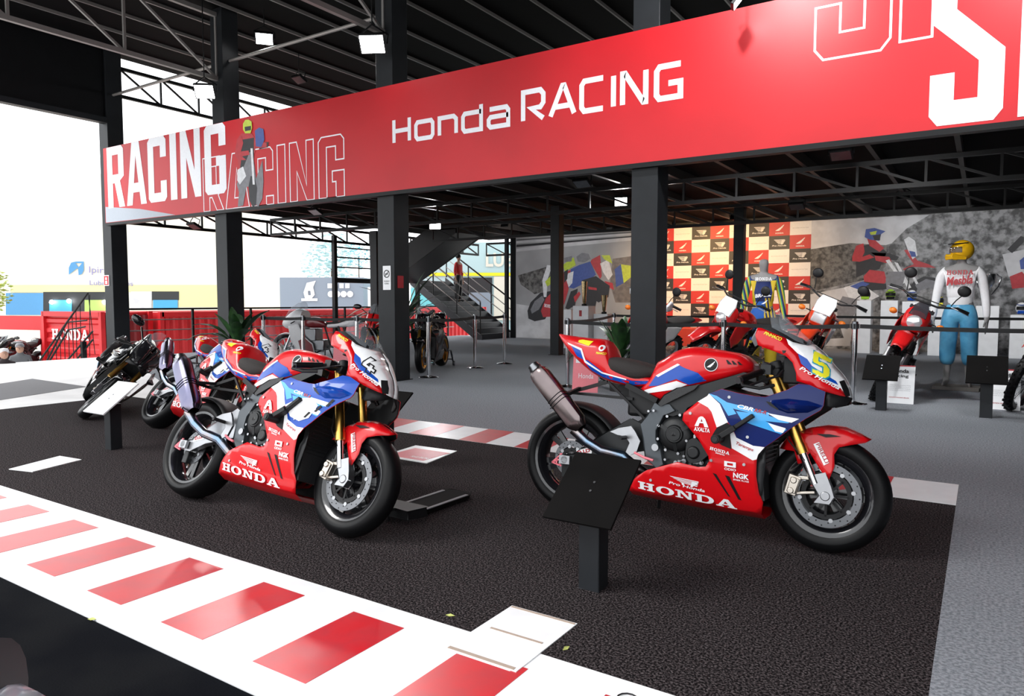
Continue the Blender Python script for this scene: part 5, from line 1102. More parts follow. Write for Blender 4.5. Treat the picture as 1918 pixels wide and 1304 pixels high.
    fm.tube([(.45, -.09, .80), (-.25, -.08, .84)], .014, 6); fm.tube([(.45, .09, .80), (-.25, .08, .84)], .014, 6); fm.build('frame', BLACKM if body != ORANGE else REDP, bk)
    sw = MB(); sw.bar((0, -.10, .32), (.44, -.08, .42), .03, .055); sw.bar((0, .10, .32), (.44, .08, .42), .03, .055); sw.cyl((0, -.13, .32), (0, .13, .32), .012, n=10); sw.build('swingarm', ALU, bk)
    ex = MB(); ex.tube([(.92, -.05, .66), (1.02, -.08, .56), (.98, -.12, .36), (.75, -.15, .33), (.45, -.15, .50), (.25, -.15, .62)], .02, 10); ex.cyl((.28, -.15, .60), (-.25, -.17, .72), .045, n=16); ex.build('exhaust', BLACKM, bk)
    for sy in (-1, 1): MB().cyl((.50, sy * .10, .33), (.50, sy * .24, .34), .014, n=8).build('footpeg', BLACK, bk)
    MB().bar((.45, .12, .33), (.40, .12 + .34 * cos(lean) * .6, .04), .018).build('side_stand', BLACK, bk)
    return bk
pe = gr(1634, 749); enduro('red enduro motorcycle with round headlight behind the first notice board', (pe.x, pe.y), radians(-91), .40, s=1.16)
pe = gr(1893, 768); enduro('red enduro motorcycle at the far right beside the second notice board', (pe.x, pe.y), radians(-108), .34, s=1.2)
pe = gr(1288, 722); enduro('red enduro motorcycle with white plate before the checkered backdrop', (pe.x, pe.y), radians(-108), .40, plate=WHITE, s=1.18)
pe = gr(1464, 726); enduro('orange red trail motorcycle with square headlight and white plate behind the windscreen', (pe.x, pe.y), radians(-88), .42, body=ORANGE, light='square', plate=WHITE, s=1.20, seatM=REDP)
pe = gr(1136, 712); enduro('red motocross motorcycle with white hand guards behind the centre column', (pe.x, pe.y), radians(-100), .40, plate=WHITE, guards=True, s=1.18)
# distant sport motorcycles behind the barrier
pb = gr(716, 705); superbike('red and white sport motorcycle beyond the barrier, left of the sign column', (pb.x - 1.75, pb.y + 1.95), .1, radians(-60), dict(race=False, body=REDP, side=REDP, white=WHITE, stripe=WHITE, nose=REDP, lights=True, mirrors=True))
pb = gr(790, 699); pd_ = (pb - gr(848, 678)).normalized(); hdg = math.atan2(pd_.y, pd_.x); pr_ = pb - pd_ * 1.455
bkb = superbike('black sport motorcycle with gold wheels on a paddock stand near the stairs', (pr_.x, pr_.y), 0, hdg, dict(race=False, body=BLACKG, side=BLACKG, white=BLACK, light=BLACK, stripe=BLACK, nose=BLACKG, rim=GOLD, stand=False))
ps = thing('paddock_stand', 'grey paddock stand lifting the gold rear wheel', 'stand', (pr_.x, pr_.y, 0), (0, 0, hdg))
q = MB()
for sy in (-1, 1): q.bar((0, sy * .20, .32), (-.22, sy * .20, .06), .03); q.bar((-.22, sy * .20, .06), (-.55, sy * .12, .10), .03); q.cyl((-.20, sy * .19, .05), (-.20, sy * .23, .05), .05, n=12)
q.bar((-.55, -.12, .10), (-.55, .12, .10), .03); q.bar((0, -.20, .32), (0, .20, .32), .02); q.build('frame', STEEL, ps)
# classic half-faired racer
def classic(label, p, heading):
    bk = thing('classic_motorcycle', label, 'motorcycle', (p[0], p[1], 0), (0, 0, heading))
    for nm, x, R in (('rear_wheel', 0, .31), ('front_wheel', 1.35, .31)):
        o = MB(); o.lathe([(.23, -.03), (.245, -.03), (.245, .03), (.23, .03)], (x, 0, R), (0, 1, 0), 36, closed=True); o.cyl((x, -.06, R), (x, .06, R), .06, n=18)
        for k in range(10): a = 2 * pi * k / 10; o.bar((x, 0, R), (x + .235 * cos(a), 0, R + .235 * sin(a)), .02, .014, (0, 1, 0))
        o = o.build(nm, ALU, bk); MB().lathe([(.24, -.035), (.27, -.055), (.30, -.04), (.31, 0), (.30, .04), (.27, .055), (.24, .035)], (x, 0, R), (0, 1, 0), 40).build('tyre', RUBBER, o); MB().lathe([(.09, -.07), (.15, -.07), (.15, -.064), (.09, -.064)], (x, 0, R), (0, 1, 0), 32, closed=True).build('brake_disc', STEEL, o)
    for sy in (-1, 1): MB().cyl((1.35, sy * .09, .31), (1.08, sy * .09, .92), .024, n=12).build('fork_leg', CHROME, bk)
    W2 = mat('pale_silver_paint', (.66, .66, .68), .3, coat=.5); MAR = mat('maroon_paint', (.16, .012, .016), .3, coat=.5)
    cn = Loft([(.92, 1.12), (1.05, 1.15), (1.20, 1.08), (1.36, .95), (1.42, .86)], [(.92, .80), (1.05, .74), (1.20, .72), (1.36, .76), (1.42, .82)], [(.92, .22), (1.05, .24), (1.20, .21), (1.36, .13), (1.42, .06)], 2.6); cn.mesh(14, 22).build('nose_fairing', W2, bk, ang=60)
    sc = Loft([(.95, 1.30), (1.05, 1.28), (1.20, 1.18), (1.34, 1.0)], [(.95, 1.05), (1.05, 1.05), (1.20, 1.02), (1.34, .94)], [(.95, .17), (1.05, .17), (1.2, .15), (1.34, .08)], 2.2); sc.mesh(10, 18).build('windscreen', CLEAR, bk, ang=80)
    for sy in (-1, 1): MB().sheet([(.62, .24), (.98, .24), (1.15, .50), (1.20, .80), (.98, .86), (.86, .60), (.66, .44)], lambda x, z: .22, 0, sy, .05).build('side_fairing', W2, bk, solid=.006); MB().sheet([(.64, .27), (.92, .27), (.98, .50), (.84, .56), (.68, .43)], lambda x, z: .227, 0, sy, .05).build('maroon_panel', MAR, bk)
    Loft([(.45, .86), (.58, .96), (.80, .98), (.95, .92)], [(.45, .78), (.58, .76), (.80, .76), (.95, .80)], [(.45, .10), (.58, .14), (.80, .15), (.95, .10)], 2.6).mesh(12, 18).build('fuel_tank', MAR, bk, ang=60)
    Loft([(-.30, .98), (-.15, 1.0), (.0, .92), (.40, .84)], [(-.30, .86), (-.15, .80), (.0, .78), (.40, .76)], [(-.30, .06), (-.15, .12), (0, .13), (.40, .11)], 2.8).mesh(12, 18).build('tail_cowl', W2, bk, ang=60); Loft([(.0, .94), (.15, .90), (.42, .88)], [(.0, .88), (.15, .84), (.42, .84)], [(.0, .09), (.15, .12), (.42, .10)], 3).mesh(8, 14).build('seat', SEATM, bk)
    q = MB(); q.box((.45, -.16, .30), (.86, .16, .52)); q.obox((.75, 0, .62), (.26, .34, .26)); q.build('engine', STEEL, bk, bevel=.02)
    q = MB(); q.tube([(.95, 0, .85), (.5, 0, .78), (.38, 0, .40), (.70, 0, .24), (1.0, 0, .5), (1.05, 0, .85)], .02, 8); q.bar((0, -.1, .31), (.42, -.1, .40), .03); q.bar((0, .1, .31), (.42, .1, .40), .03); q.bar((0, .12, .33), (.15, .12, .80), .035); q.bar((0, -.12, .33), (.15, -.12, .80), .035); q.build('frame', BLACKM, bk)
    N = 12; vs = []
    for i in range(N + 1):
        a = radians(20 + 120 * i / N)
        for y, r in ((-.06, .325), (0, .345), (.06, .325)): vs.append((1.35 + r * cos(a), y, .31 + r * sin(a)))
    MB().add(vs, [(3 * i + k, 3 * i + 3 + k, 3 * i + 4 + k, 3 * i + 1 + k) for i in range(N) for k in range(2)]).build('front_fender', W2, bk, solid=.004, ang=60)
    q = MB(); q.tube([(1.04, -.40, .86), (1.06, -.12, .92), (1.06, .12, .92), (1.04, .40, .86)], .012, 8); q.build('handlebar', BLACK, bk)
    q = MB(); q.bar((.45, .1, .30), (.40, .25, .0), .02); q.bar((.45, -.1, .30), (.40, -.25, .0), .02); q.build('centre_stand', BLACK, bk)
pc = gr(652, 684); classic('white and maroon half-faired classic racing motorcycle behind the barrier', (pc.x, pc.y), radians(-158))

# ================================================================ FIGURES
def skin_mesh(name, joints, edges, m, parent, root=0, sub=2):
    me = bpy.data.meshes.new(name); me.from_pydata([j[0] for j in joints], edges, [])
    o = bpy.data.objects.new(name, me); COL.objects.link(o); o.parent = parent; me.materials.append(m)
    md = o.modifiers.new('skin', 'SKIN'); md.use_smooth_shade = True
    if not me.skin_vertices: me.skin_vertices.new()
    for v, j in zip(me.skin_vertices[0].data, joints): r = j[1]; v.radius = r if hasattr(r, '__len__') else (r, r)
    me.skin_vertices[0].data[root].use_root = True
    sb = o.modifiers.new('smooth', 'SUBSURF'); sb.levels = sub; sb.render_levels = sub
    return o
SKINM = mat('grey_mannequin_skin', (.24, .235, .235), .6); FOOTM = mat('pale_mannequin_skin', (.42, .40, .39), .6)
def human(parent, H, m, arm=.13, legs=True, lean=0.0, head=True):
    """one continuous body: pelvis-rooted skeleton, x = right side of figure, -y = front"""
    J = [((0, 0, .53), (.080, .060)), ((0, 0, .60), (.074, .055)), ((0, 0, .70), (.085, .062)), ((0, .0, .79), (.078, .056)), ((0, .0, .845), (.030, .030)), ((0, -.005, .875), (.030, .032)), ((0, -.010, .915), (.042, .050)), ((0, -.008, .965), (.038, .046))]
    E = [(i, i + 1) for i in range(7)]
    for s in (-1, 1):
        b = len(J); J += [((s * .085, 0, .805), .034), ((s * .118, 0, .78), .030), ((s * (.135 + arm * .1), .008, .64), .024), ((s * (.14 + arm * .15), -.012, .50), .017), ((s * (.142 + arm * .15), -.02, .455), (.012, .020)), ((s * (.142 + arm * .14), -.028, .415), (.008, .016))]
        E += [(3, b)] + [(b + i, b + i + 1) for i in range(5)]
        g = b + 4
        for k, (dy, L) in enumerate(((-.016, .030), (-.006, .036), (.004, .034), (.013, .026))):
            c = len(J); J += [((s * (.142 + arm * .13), -.028 + dy, .405 - L * .5), .0052), ((s * (.138 + arm * .13), -.030 + dy, .40 - L), .0045)]; E += [(b + 5, c), (c, c + 1)]
        c = len(J); J += [((s * (.132 + arm * .13), -.044, .435), .006), ((s * (.128 + arm * .13), -.052, .412), .005)]; E += [(b + 4, c), (c, c + 1)]
        if legs:
            b = len(J); J += [((s * .050, 0, .50), .056), ((s * .058, -.004, .40), .048), ((s * .062, -.006, .285), .034), ((s * .064, .008, .20), .033), ((s * .066, .010, .06), .020), ((s * .068, .004, .022), (.021, .020)), ((s * .076, -.045, .013), (.020, .012)), ((s * .080, -.078, .010), (.017, .008))]
            E += [(0, b)] + [(b + i, b + i + 1) for i in range(7)]
    sc = lambda r: tuple(k * H for k in r) if hasattr(r, '__len__') else r * H
    return skin_mesh('body', [((p[0] * H, p[1] * H, p[2] * H), sc(r)) for p, r in J], E, m, parent)
def shirt(parent, H, m, hem=.515, grow=1.18, arm=.13, wrist=.47):
    J = [((0, 0, .70), (.090, .066)), ((0, 0, .62), (.082, .061)), ((0, 0, hem), (.085, .064)), ((0, 0, .785), (.086, .062)), ((0, 0, .838), (.046, .044))]; E = [(0, 1), (1, 2), (0, 3), (3, 4)]
    for s in (-1, 1):
        b = len(J); J += [((s * .092, 0, .80), .038), ((s * .120, 0, .77), .035), ((s * (.130 + arm * .1), .008, .64), .030), ((s * (.136 + arm * .15), -.010, .54), .026), ((s * (.140 + arm * .15), -.016, wrist), .022)]; E += [(3, b)] + [(b + i, b + i + 1) for i in range(4)]
    return skin_mesh('shirt', [((p[0] * H, p[1] * H, p[2] * H), tuple(k * H for k in r) if hasattr(r, '__len__') else r * H) for p, r in J], E, m, parent)
def pants(parent, H, m, cuff=.12, wide=1.0):
    J = [((0, 0, .54), (.088, .066)), ((0, 0, .60), (.076, .058))]; E = [(0, 1)]
    for s in (-1, 1):
        b = len(J); J += [((s * .052, 0, .49), .062 * wide), ((s * .060, -.004, .38), .056 * wide), ((s * .064, -.006, .28), .050 * wide), ((s * .066, .004, .20), .050 * wide), ((s * .067, .008, cuff), .038 * wide)]; E += [(0, b)] + [(b + i, b + i + 1) for i in range(4)]
    return skin_mesh('trousers', [((p[0] * H, p[1] * H, p[2] * H), tuple(k * H for k in r) if hasattr(r, '__len__') else r * H) for p, r in J], E, m, parent)
def chest(H, k): return lambda u, v: (u, -(.0795 * H) + .3 * u * u - k, v)
WCOT = mat('white_cotton', (.80, .80, .82), .8, bump=.3, bscale=9)
SATIN = mat('light_blue_satin', (.10, .36, .58), .32, col2=(.05, .24, .44), vscale=5, bump=.9, bscale=9)
# white shirted mannequin with yellow helmet
pm1 = gr(1792, 729); H1 = 2.12; fa = math.atan2(-pm1.y, -pm1.x) + pi / 2 - .10
m1 = thing('mannequin', 'mannequin in white HONDA shirt, light blue trousers and yellow helmet', 'mannequin', (pm1.x, pm1.y, .055), (0, 0, fa))
human(m1, H1, SKINM); shirt(m1, H1, WCOT); pants(m1, H1, SATIN, .135, 1.12)
MB().box((-.30, -.24, -.055), (.30, .16, 0)).build('base', mat('grey_wood_base', (.14, .13, .12), .7), m1, bevel=.005)
q = MB(); g = chest(H1, .012); put_slab(q, 'HONDA', (-.165, 1.635), (.165, 1.635), .065, g, .12); q.build('shirt_lettering', PR, m1, smooth=False)
q = MB(); put_text(q, 'Mesbla', (-.165, 1.475), (.165, 1.505), .125, g, .28, .03); q.build('shirt_lettering', PR, m1, smooth=False)
for s_ in (-1, 1):
    for k in range(6): pass
q = MB()
for k in range(8): z = .50 + k * .075; q.obox((.185 - .012 * abs(k - 5) * .4, -.045, z), (.02, .055, .055))
YELG = mat('yellow_helmet_paint', (.80, .45, .01), .22, coat=.8)
hh = helmet(Vector((pm1.x, pm1.y, .055)) + Vector((0, 0, 1.83)), fa - pi / 2 - .95, YELG, YELG, 'yellow full-face helmet with black peak on the white shirted mannequin', True, 1.12, visor=SMOKE)
for c_ in hh.children:
    if c_.name.startswith('peak'): c_.data.materials[0] = BLACKG
# blue and yellow motocross mannequin
def kit_mat(name, split):
    m = bpy.data.materials.new(name); m.use_nodes = True; n = m.node_tree; b = n.nodes['Principled BSDF']; b.inputs['Roughness'].default_value = .7; L = n.links.new
    tc_ = n.nodes.new('ShaderNodeTexCoord'); sp = n.nodes.new('ShaderNodeSeparateXYZ'); L(tc_.outputs['Object'], sp.inputs[0])
    def math_(op, a, c, use=None):
        k = n.nodes.new('ShaderNodeMath'); k.operation = op
        for i, q in enumerate((a, c)):
            if isinstance(q, (int, float)): k.inputs[i].default_value = q
            elif q is not None: L(q, k.inputs[i])
        return k.outputs[0]
    def ramp(v, stops):
        r = n.nodes.new('ShaderNodeValToRGB'); r.color_ramp.interpolation = 'CONSTANT'
        for i, (p, c) in enumerate(stops):
            e = r.color_ramp.elements[i] if i < 2 else r.color_ramp.elements.new(p)
            e.position = p; e.color = (*c, 1)
        L(v, r.inputs[0]); return r.outputs[0]
    NV, RB, YE, GR = (.008, .022, .12), (.012, .10, .42), (.62, .45, .02), (.10, .42, .12)
    ax = math_('ABSOLUTE', sp.outputs[0], None); sl = math_('ADD', ax, math_('MULTIPLY', math_('ABSOLUTE', math_('SUBTRACT', sp.outputs[2], 1.42), None), .18))
    st = math_('FRACT', math_('MULTIPLY', math_('ADD', sp.outputs[0], math_('MULTIPLY', sp.outputs[2], .16)), 19.0), None)
    stripes = ramp(st, [(0, NV), (.5, YE)]); sleeve = ramp(math_('FRACT', math_('MULTIPLY', math_('ADD', sp.outputs[0], math_('MULTIPLY', sp.outputs[2], .22)), 14.0), None), [(0, NV), (.45, YE), (.75, GR)])
    def mix(f, A, B):
        k = n.nodes.new('ShaderNodeMixRGB'); L(f, k.inputs[0])
        for i, q in ((1, A), (2, B)):
            if isinstance(q, tuple): k.inputs[i].default_value = (*q, 1)
            else: L(q, k.inputs[i])
        return k.outputs[0]
    if split:
        c = mix(math_('GREATER_THAN', sp.outputs[0], .02), RB, stripes); c = mix(math_('LESS_THAN', sp.outputs[2], .62), c, YE); c = mix(math_('LESS_THAN', sp.outputs[2], .60), c, YE)
    else:
        c = mix(math_('LESS_THAN', sp.outputs[2], 1.27), NV, RB); c = mix(math_('MULTIPLY', math_('GREATER_THAN', sp.outputs[0], .03), math_('LESS_THAN', sp.outputs[2], 1.33)), c, stripes)
        c = mix(math_('MULTIPLY', math_('GREATER_THAN', sl, .145), math_('LESS_THAN', sp.outputs[2], 1.62)), c, YE); c = mix(math_('GREATER_THAN', ax, .205), c, sleeve)
    L(c, b.inputs['Base Color']); return m
JER = kit_mat('blue_yellow_jersey', False); KITP = kit_mat('blue_yellow_trousers', True)
pm2 = gr(1426, 709); H2 = 2.06; fa2 = math.atan2(-pm2.y, -pm2.x) + pi / 2
m2 = thing('mannequin', 'bare headed grey mannequin in blue and yellow motocross kit', 'mannequin', (pm2.x, pm2.y, .03), (0, 0, fa2))
human(m2, H2, SKINM); shirt(m2, H2, JER); pants(m2, H2, KITP, .06, 1.1); MB().box((-.28, -.24, -.03), (.28, .16, 0)).build('base', mat('grey_wood_base', (.14, .13, .12), .7), m2, bevel=.005)
for s_ in (-1, 1):
    q = MB(); q.sph((s_ * .066 * H2, -.02 * H2, .085), (.085, .12, .11), 16, 10); q.sph((s_ * .072 * H2, -.07 * H2, .05), (.075, .12, .055), 16, 8); q.cyl((s_ * .066 * H2, .01, .05), (s_ * .066 * H2, .01, .36), .085, .075, 16); q.build('boot', YEL, m2, ang=60)
q = MB(); g = chest(H2, .012); put_slab(q, 'HONDA', (-.13, 1.62), (.13, 1.62), .05, g, .1); q.build('shirt_lettering', WHITE, m2, smooth=False)
q = MB(); put_text(q, 'BRASIL', (-.125, 1.33), (.125, 1.36), .06, g, .15, .03); q.build('shirt_lettering', WHITE, m2, smooth=False)
q = MB(); q.flat([[(p_[0] * .10 - .03, 1.22 + p_[1] * .08) for p_ in wing(None)[0]]], g); q.build('shirt_wing', WHITE, m2, smooth=False)

# ================================================================ STAIRS
STEPM = mat('dark_stair_steel', (.020, .022, .026), .5); NOSE = mat('worn_step_nosing', (.26, .26, .27), .5)
sr = thing('staircase', 'black steel stairs with grey step edges beside the racer mural', 'stairs', (-14.3, 20.9, 0))
for k in range(11):
    x = -.285 * k; z = .187 * (k + 1)
    tr = MB().box((x - .285, -1.0, z - .04), (x, 1.0, z)).build('step', STEPM, sr, smooth=False); MB().box((x - .03, -1.0, z), (x + .004, 1.0, z + .006)).build('step_edge', NOSE, tr, smooth=False); MB().box((x - .012, -1.0, z - .187), (x, 1.0, z - .04)).build('riser', STEPM, tr, smooth=False)
for sy in (-1, 1):
    MB().prism([(.05, 0), (.05, .12), (-3.15, 2.22), (-3.15, 1.92), (-.25, 0)], lambda u, v: (u, sy * 1.02, v), (0, .04, 0)).build('stringer', STEPM, sr, smooth=False)
    rl = TUBE if sy > 0 else TUBE
    MB().cyl((.0, sy * 1.04, 1.30), (-3.1, sy * 1.04, 3.32), .028, n=10).build('handrail', TUBE if sy < 0 else DARKSTEEL, sr)
    for hgt in (.35, .68): MB().cyl((.0, sy * 1.04, .25 + hgt), (-3.1, sy * 1.04, 2.27 + hgt), .018, n=8).build('side_rail', TUBE, sr)
    for x in (0, -1.0, -2.05, -3.1): z = .20 - x * .655; MB().cyl((x, sy * 1.04, z), (x, sy * 1.04, z + 1.08), .024, n=8).build('baluster', DARKSTEEL, sr)
up = thing('upper_stair_flight', 'dark underside of the upper stair flight rising under the mezzanine', 'stairs', (-16.4, 17.7, 1.92))
MB().prism([(0, 0), (2.75, 1.50), (2.75, 1.60), (0, .42)], lambda u, v: (u, 0, v), (0, 1.4, 0)).build('soffit', STEPM, up, smooth=False)
for y in (0, 1.4): MB().prism([(-.05, -.02), (2.75, 1.48), (2.75, 1.60), (1.5, 1.60), (-.05, .80)], lambda u, v: (u, y - .03, v), (0, .06, 0)).build('stringer', DARKSTEEL, up, smooth=False)
for x in (-.02, ): 
    for y in (.0, 1.4): MB().box((x - .06, y - .06, -1.95), (x + .06, y + .06, .3)).build('leg', DARKSTEEL, up, smooth=False)
# landing frame left of the stairs
lf = thing('landing_frame', 'black steel landing frame with thin rails left of the stairs', 'railing', (-17.6, 19.0, 0))
Pq = lambda px_, py_: atx(px_, py_, -16.55)
a0 = Pq(628, 590); a1 = Pq(714, 590)
for p0 in (a0, a1): MB().box((p0.x - lf.location.x - .06, p0.y - lf.location.y - .06, 0), (p0.x - lf.location.x + .06, p0.y - lf.location.y + .06, 3.3)).build('post', DARKSTEEL, lf, smooth=False)
A = Vector((a0.x, a0.y, 0)) - lf.location; B = Vector((a1.x, a1.y, 0)) - lf.location
for z, r in ((1.95, .07), (2.35, .02), (2.65, .02), (2.95, .02)): MB().bar(A + Vector((0, 0, z)), B + Vector((0, 0, z)), r * 2).build('rail', DARKSTEEL, lf, smooth=False)
# person on the stairs
pp = thing('person', 'person in a red top and black trousers walking up the stairs', 'person', (-16.1, 21.0, 1.30), (0, 0, radians(100)))
human(pp, 1.72, mat('skin_tone', (.42, .24, .17), .6)); shirt(pp, 1.72, mat('red_top_cloth', (.50, .03, .03), .8), wrist=.62); pants(pp, 1.72, BLACK, .04, 1.05)
q = MB(); q.sph((0, .004, 1.64), (.085, .098, .10), 14, 10); q.build('hair', BLACK, pp)
for s_ in (-1, 1): q = MB(); q.sph((s_ * .125, -.04, .035), (.05, .13, .04), 12, 8); q.build('shoe', BLACK, pp)

# ================================================================ PLANTS
LEAF = mat('dark_green_leaf', (.028, .085, .022), .4, col2=(.012, .04, .012), vscale=8); LEAFY = mat('yellow_green_leaf', (.42, .46, .06), .5, col2=(.20, .30, .04), vscale=5); POT = mat('dark_plant_pot', (.03, .028, .027), .5)  # the yellow leaf varies at random between yellow greens
def plant(p, n, L, W, label, h0=.4, seed=1, m=None):
    rnd = random.Random(seed); t = thing('potted_plant', label, 'plant', (p.x, p.y, 0)); MB().lathe([(0, 0), (.16, 0), (.20, h0), (.18, h0), (.17, h0 - .04), (0, h0 - .05)], n=20).build('pot', POT, t)
    for i in range(n):
        a = 2.4 * i + rnd.random(); tilt = .25 + .9 * rnd.random(); l = L * (.7 + .5 * rnd.random()); w_ = W * (.8 + .4 * rnd.random()); vs = []; d = Vector((cos(a), sin(a), 0)); sd = Vector((-sin(a), cos(a), 0)); c = Vector((0, 0, h0 - .05)); an = pi / 2 - tilt * .5
        for k in range(8):
            t_ = k / 7; ww_ = .012 + w_ * (sin(pi * max(0, (t_ - .25) / .75)) if t_ > .25 else 0)
            vs += [c - sd * ww_ + Vector((0, 0, ww_ * .25)), c, c + sd * ww_ + Vector((0, 0, ww_ * .25))]; c = c + (d * cos(an) + Vector((0, 0, sin(an)))) * l / 7; an -= tilt * .28
        MB().add(vs, [(3 * k + j, 3 * k + 1 + j, 3 * k + 4 + j, 3 * k + 3 + j) for k in range(7) for j in range(2)]).build('leaf', m or LEAF, t, ang=80)
plant(aty(444, 650, 8.3), 14, .95, .085, 'broad leaved dark plant at the foot of the left column', seed=4)
plant(aty(1163, 700, 9.6), 22, .85, .06, 'dense dark green plant beside the centre column', seed=9)
plant(aty(722, 655, 9.7), 12, .6, .06, 'dark green plant behind the sign column', seed=12)
plant(Vector((-15.2, 17.0, 0)), 30, 1.9, .08, 'tall leafy plant below the stair flight', .4, 15)
# ================================================================ LEAN STAND, LEAVES, CABLE, BOTTLE
ls = thing('lean_stand', 'flat black metal lean stand plate on the asphalt behind the front wheel', 'stand', (gr(815, 945).x, gr(815, 945).y, 0), (0, 0, radians(88)))
MB().prism([(-.22, -.12), (.20, -.12), (.26, -.08), (.26, .08), (.20, .12), (-.22, .12)], lambda u, v: (u, v, .012), (0, 0, .02)).build('plate', PANB, ls, bevel=.004)
for y in (-.10, .10): MB().box((-.20, y - .012, .032), (.20, y + .012, .036)).build('edge_strip', PG, ls, smooth=False)
MB().prism([(-.36, -.10), (-.22, -.13), (-.22, .13), (-.36, .08)], lambda u, v: (u, v, .0), (0, 0, .06)).build('hinge_block', BLACK, ls, bevel=.006); MB().lathe([(.03, 0), (.045, 0), (.045, .02), (.03, .02)], (-.38, 0, .02), (0, 1, 0), 20, closed=True).build('ring', STEEL, ls)
LF = mat('fallen_leaf', (.45, .48, .14), .6)
for px_, py_, a, lb in ((843, 1155, .3, 'pale fallen leaf on the asphalt near the white floor sheet corner'), (1060, 1217, 1.4, 'tiny fallen leaf right of the white floor sheet'), (172, 1152, .5, 'tiny fallen leaf on the black floor outside the kerb')):
    p = gr(px_, py_); q = MB(); q.add([(-.02, 0, .003), (0, .007, .008), (.022, 0, .004), (0, -.008, .002)], [(0, 1, 2, 3)]); o = q.build('fallen_leaf', LF, smooth=False, solid=.001); o.location = (p.x, p.y, -.022 if px_ < 300 else .001); o.rotation_euler.z = a; tag(o, lb, 'leaf')
p = gr(1175, 1312); q = MB(); q.tube([(.035 * cos(t), .035 * sin(t), .004) for t in [pi * k / 10 * 1.6 for k in range(11)]], .0025, 6); o = q.build('cable_loop', BLACK); o.location = p; tag(o, 'small loop of thin black cable on the white kerb', 'cable')
pw = aty(208, 672, 8.6); bt = thing('water_bottle', 'clear water bottle with blue label by the leftmost column', 'bottle', (pw.x, 8.6, 0)); MB().lathe([(0, 0), (.036, 0), (.038, .02), (.038, .15), (.03, .19), (.014, .22), (.014, .24), (0, .24)], n=18).build('body', mat('bottle_plastic', (.6, .68, .75), .1, alpha=.6), bt); MB().lathe([(.0385, .06), (.0385, .12)], n=18).build('label_band', BLUE2, bt); MB().lathe([(.016, .235), (.016, .255), (0, .255)], n=14).build('cap', BLUE2, bt)
# something parked just outside the kerb, cut by the picture edge
PALE = mat('pale_blue_white_paint', (.62, .70, .80), .25, coat=.7)
pf = gr(-165, 1425, .35); fg = thing('parked_scooter', 'pale blue scooter front with dark screen outside the kerb', 'scooter', (pf.x, pf.y, -.025), (0, 0, radians(215)))
MB().lathe([(.0, -.04), (.17, -.04), (.19, 0), (.17, .04), (0, .04)], (.28, 0, .19), (0, 1, 0), 28).build('front_wheel', RUBBER, fg)
Loft([(-.20, .49), (0, .57), (.18, .54), (.34, .40)], [(-.20, .20), (0, .12), (.18, .14), (.34, .20)], [(-.20, .15), (0, .20), (.18, .18), (.34, .06)], 2.4).mesh(14, 20).build('front_shell', PALE, fg, ang=70)
Loft([(-.16, .62), (-.05, .60), (.05, .52), (.14, .40)], [(-.16, .34), (-.05, .36), (.05, .36), (.14, .36)], [(-.16, .13), (-.05, .13), (.05, .11), (.14, .05)], 2.2).mesh(12, 20).build('dark_screen', mat('dark_blue_tinted_screen', (.008, .013, .022), .3, spec=.3), fg, ang=80)
# ================================================================ OUTSIDE ON THE LEFT
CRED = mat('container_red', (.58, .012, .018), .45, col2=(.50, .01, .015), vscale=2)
CSHADE = mat('shaded_container_red', (.20, .006, .010), .5)  # container side panels: their shade is put into a darker red
# deck railing
rl = thing('deck_railing', 'black railing with grey bars along the open left deck edge', 'railing', (-16.95, 9.2, 0))
for k in range(8): MB().box((-.025, k * 1.75 - .025, 0), (.025, k * 1.75 + .025, 1.12)).build('post', DARKSTEEL, rl, smooth=False)
for z, m in ((1.12, DARKSTEEL), (.86, TUBE), (.60, TUBE), (.34, TUBE)): MB().bar((0, -.1, z), (0, 12.6, z), .045 if z > 1 else .028).build('bar', m, rl, smooth=False)
def corrugated(name, a, b, z0, z1, m, parent, pitch=.28, depth=.05, horiz=False):
    a = Vector((a[0], a[1], 0)); b = Vector((b[0], b[1], 0)); d = b - a; L = d.length; d.normalize(); nrm = Vector((d.y, -d.x, 0)); pts = []; x = 0; span = (z1 - z0) if horiz else L
    while x < span: pts += [(x, 0), (min(span, x + pitch * .35), 0), (min(span, x + pitch * .5), depth), (min(span, x + pitch * .85), depth)]; x += pitch
    pts.append((span, 0)); vs = []
    for s, o in pts:
        if horiz: vs += [a + nrm * (o - depth) + Vector((0, 0, z0 + s)), b + nrm * (o - depth) + Vector((0, 0, z0 + s))]
        else: vs += [a + d * s + nrm * (o - depth) + Vector((0, 0, z0)), a + d * s + nrm * (o - depth) + Vector((0, 0, z1))]
    return MB().add(vs, [(2 * i, 2 * i + 1, 2 * i + 3, 2 * i + 2) for i in range(len(pts) - 1)]).build(name, m, parent, smooth=False, solid=.01)
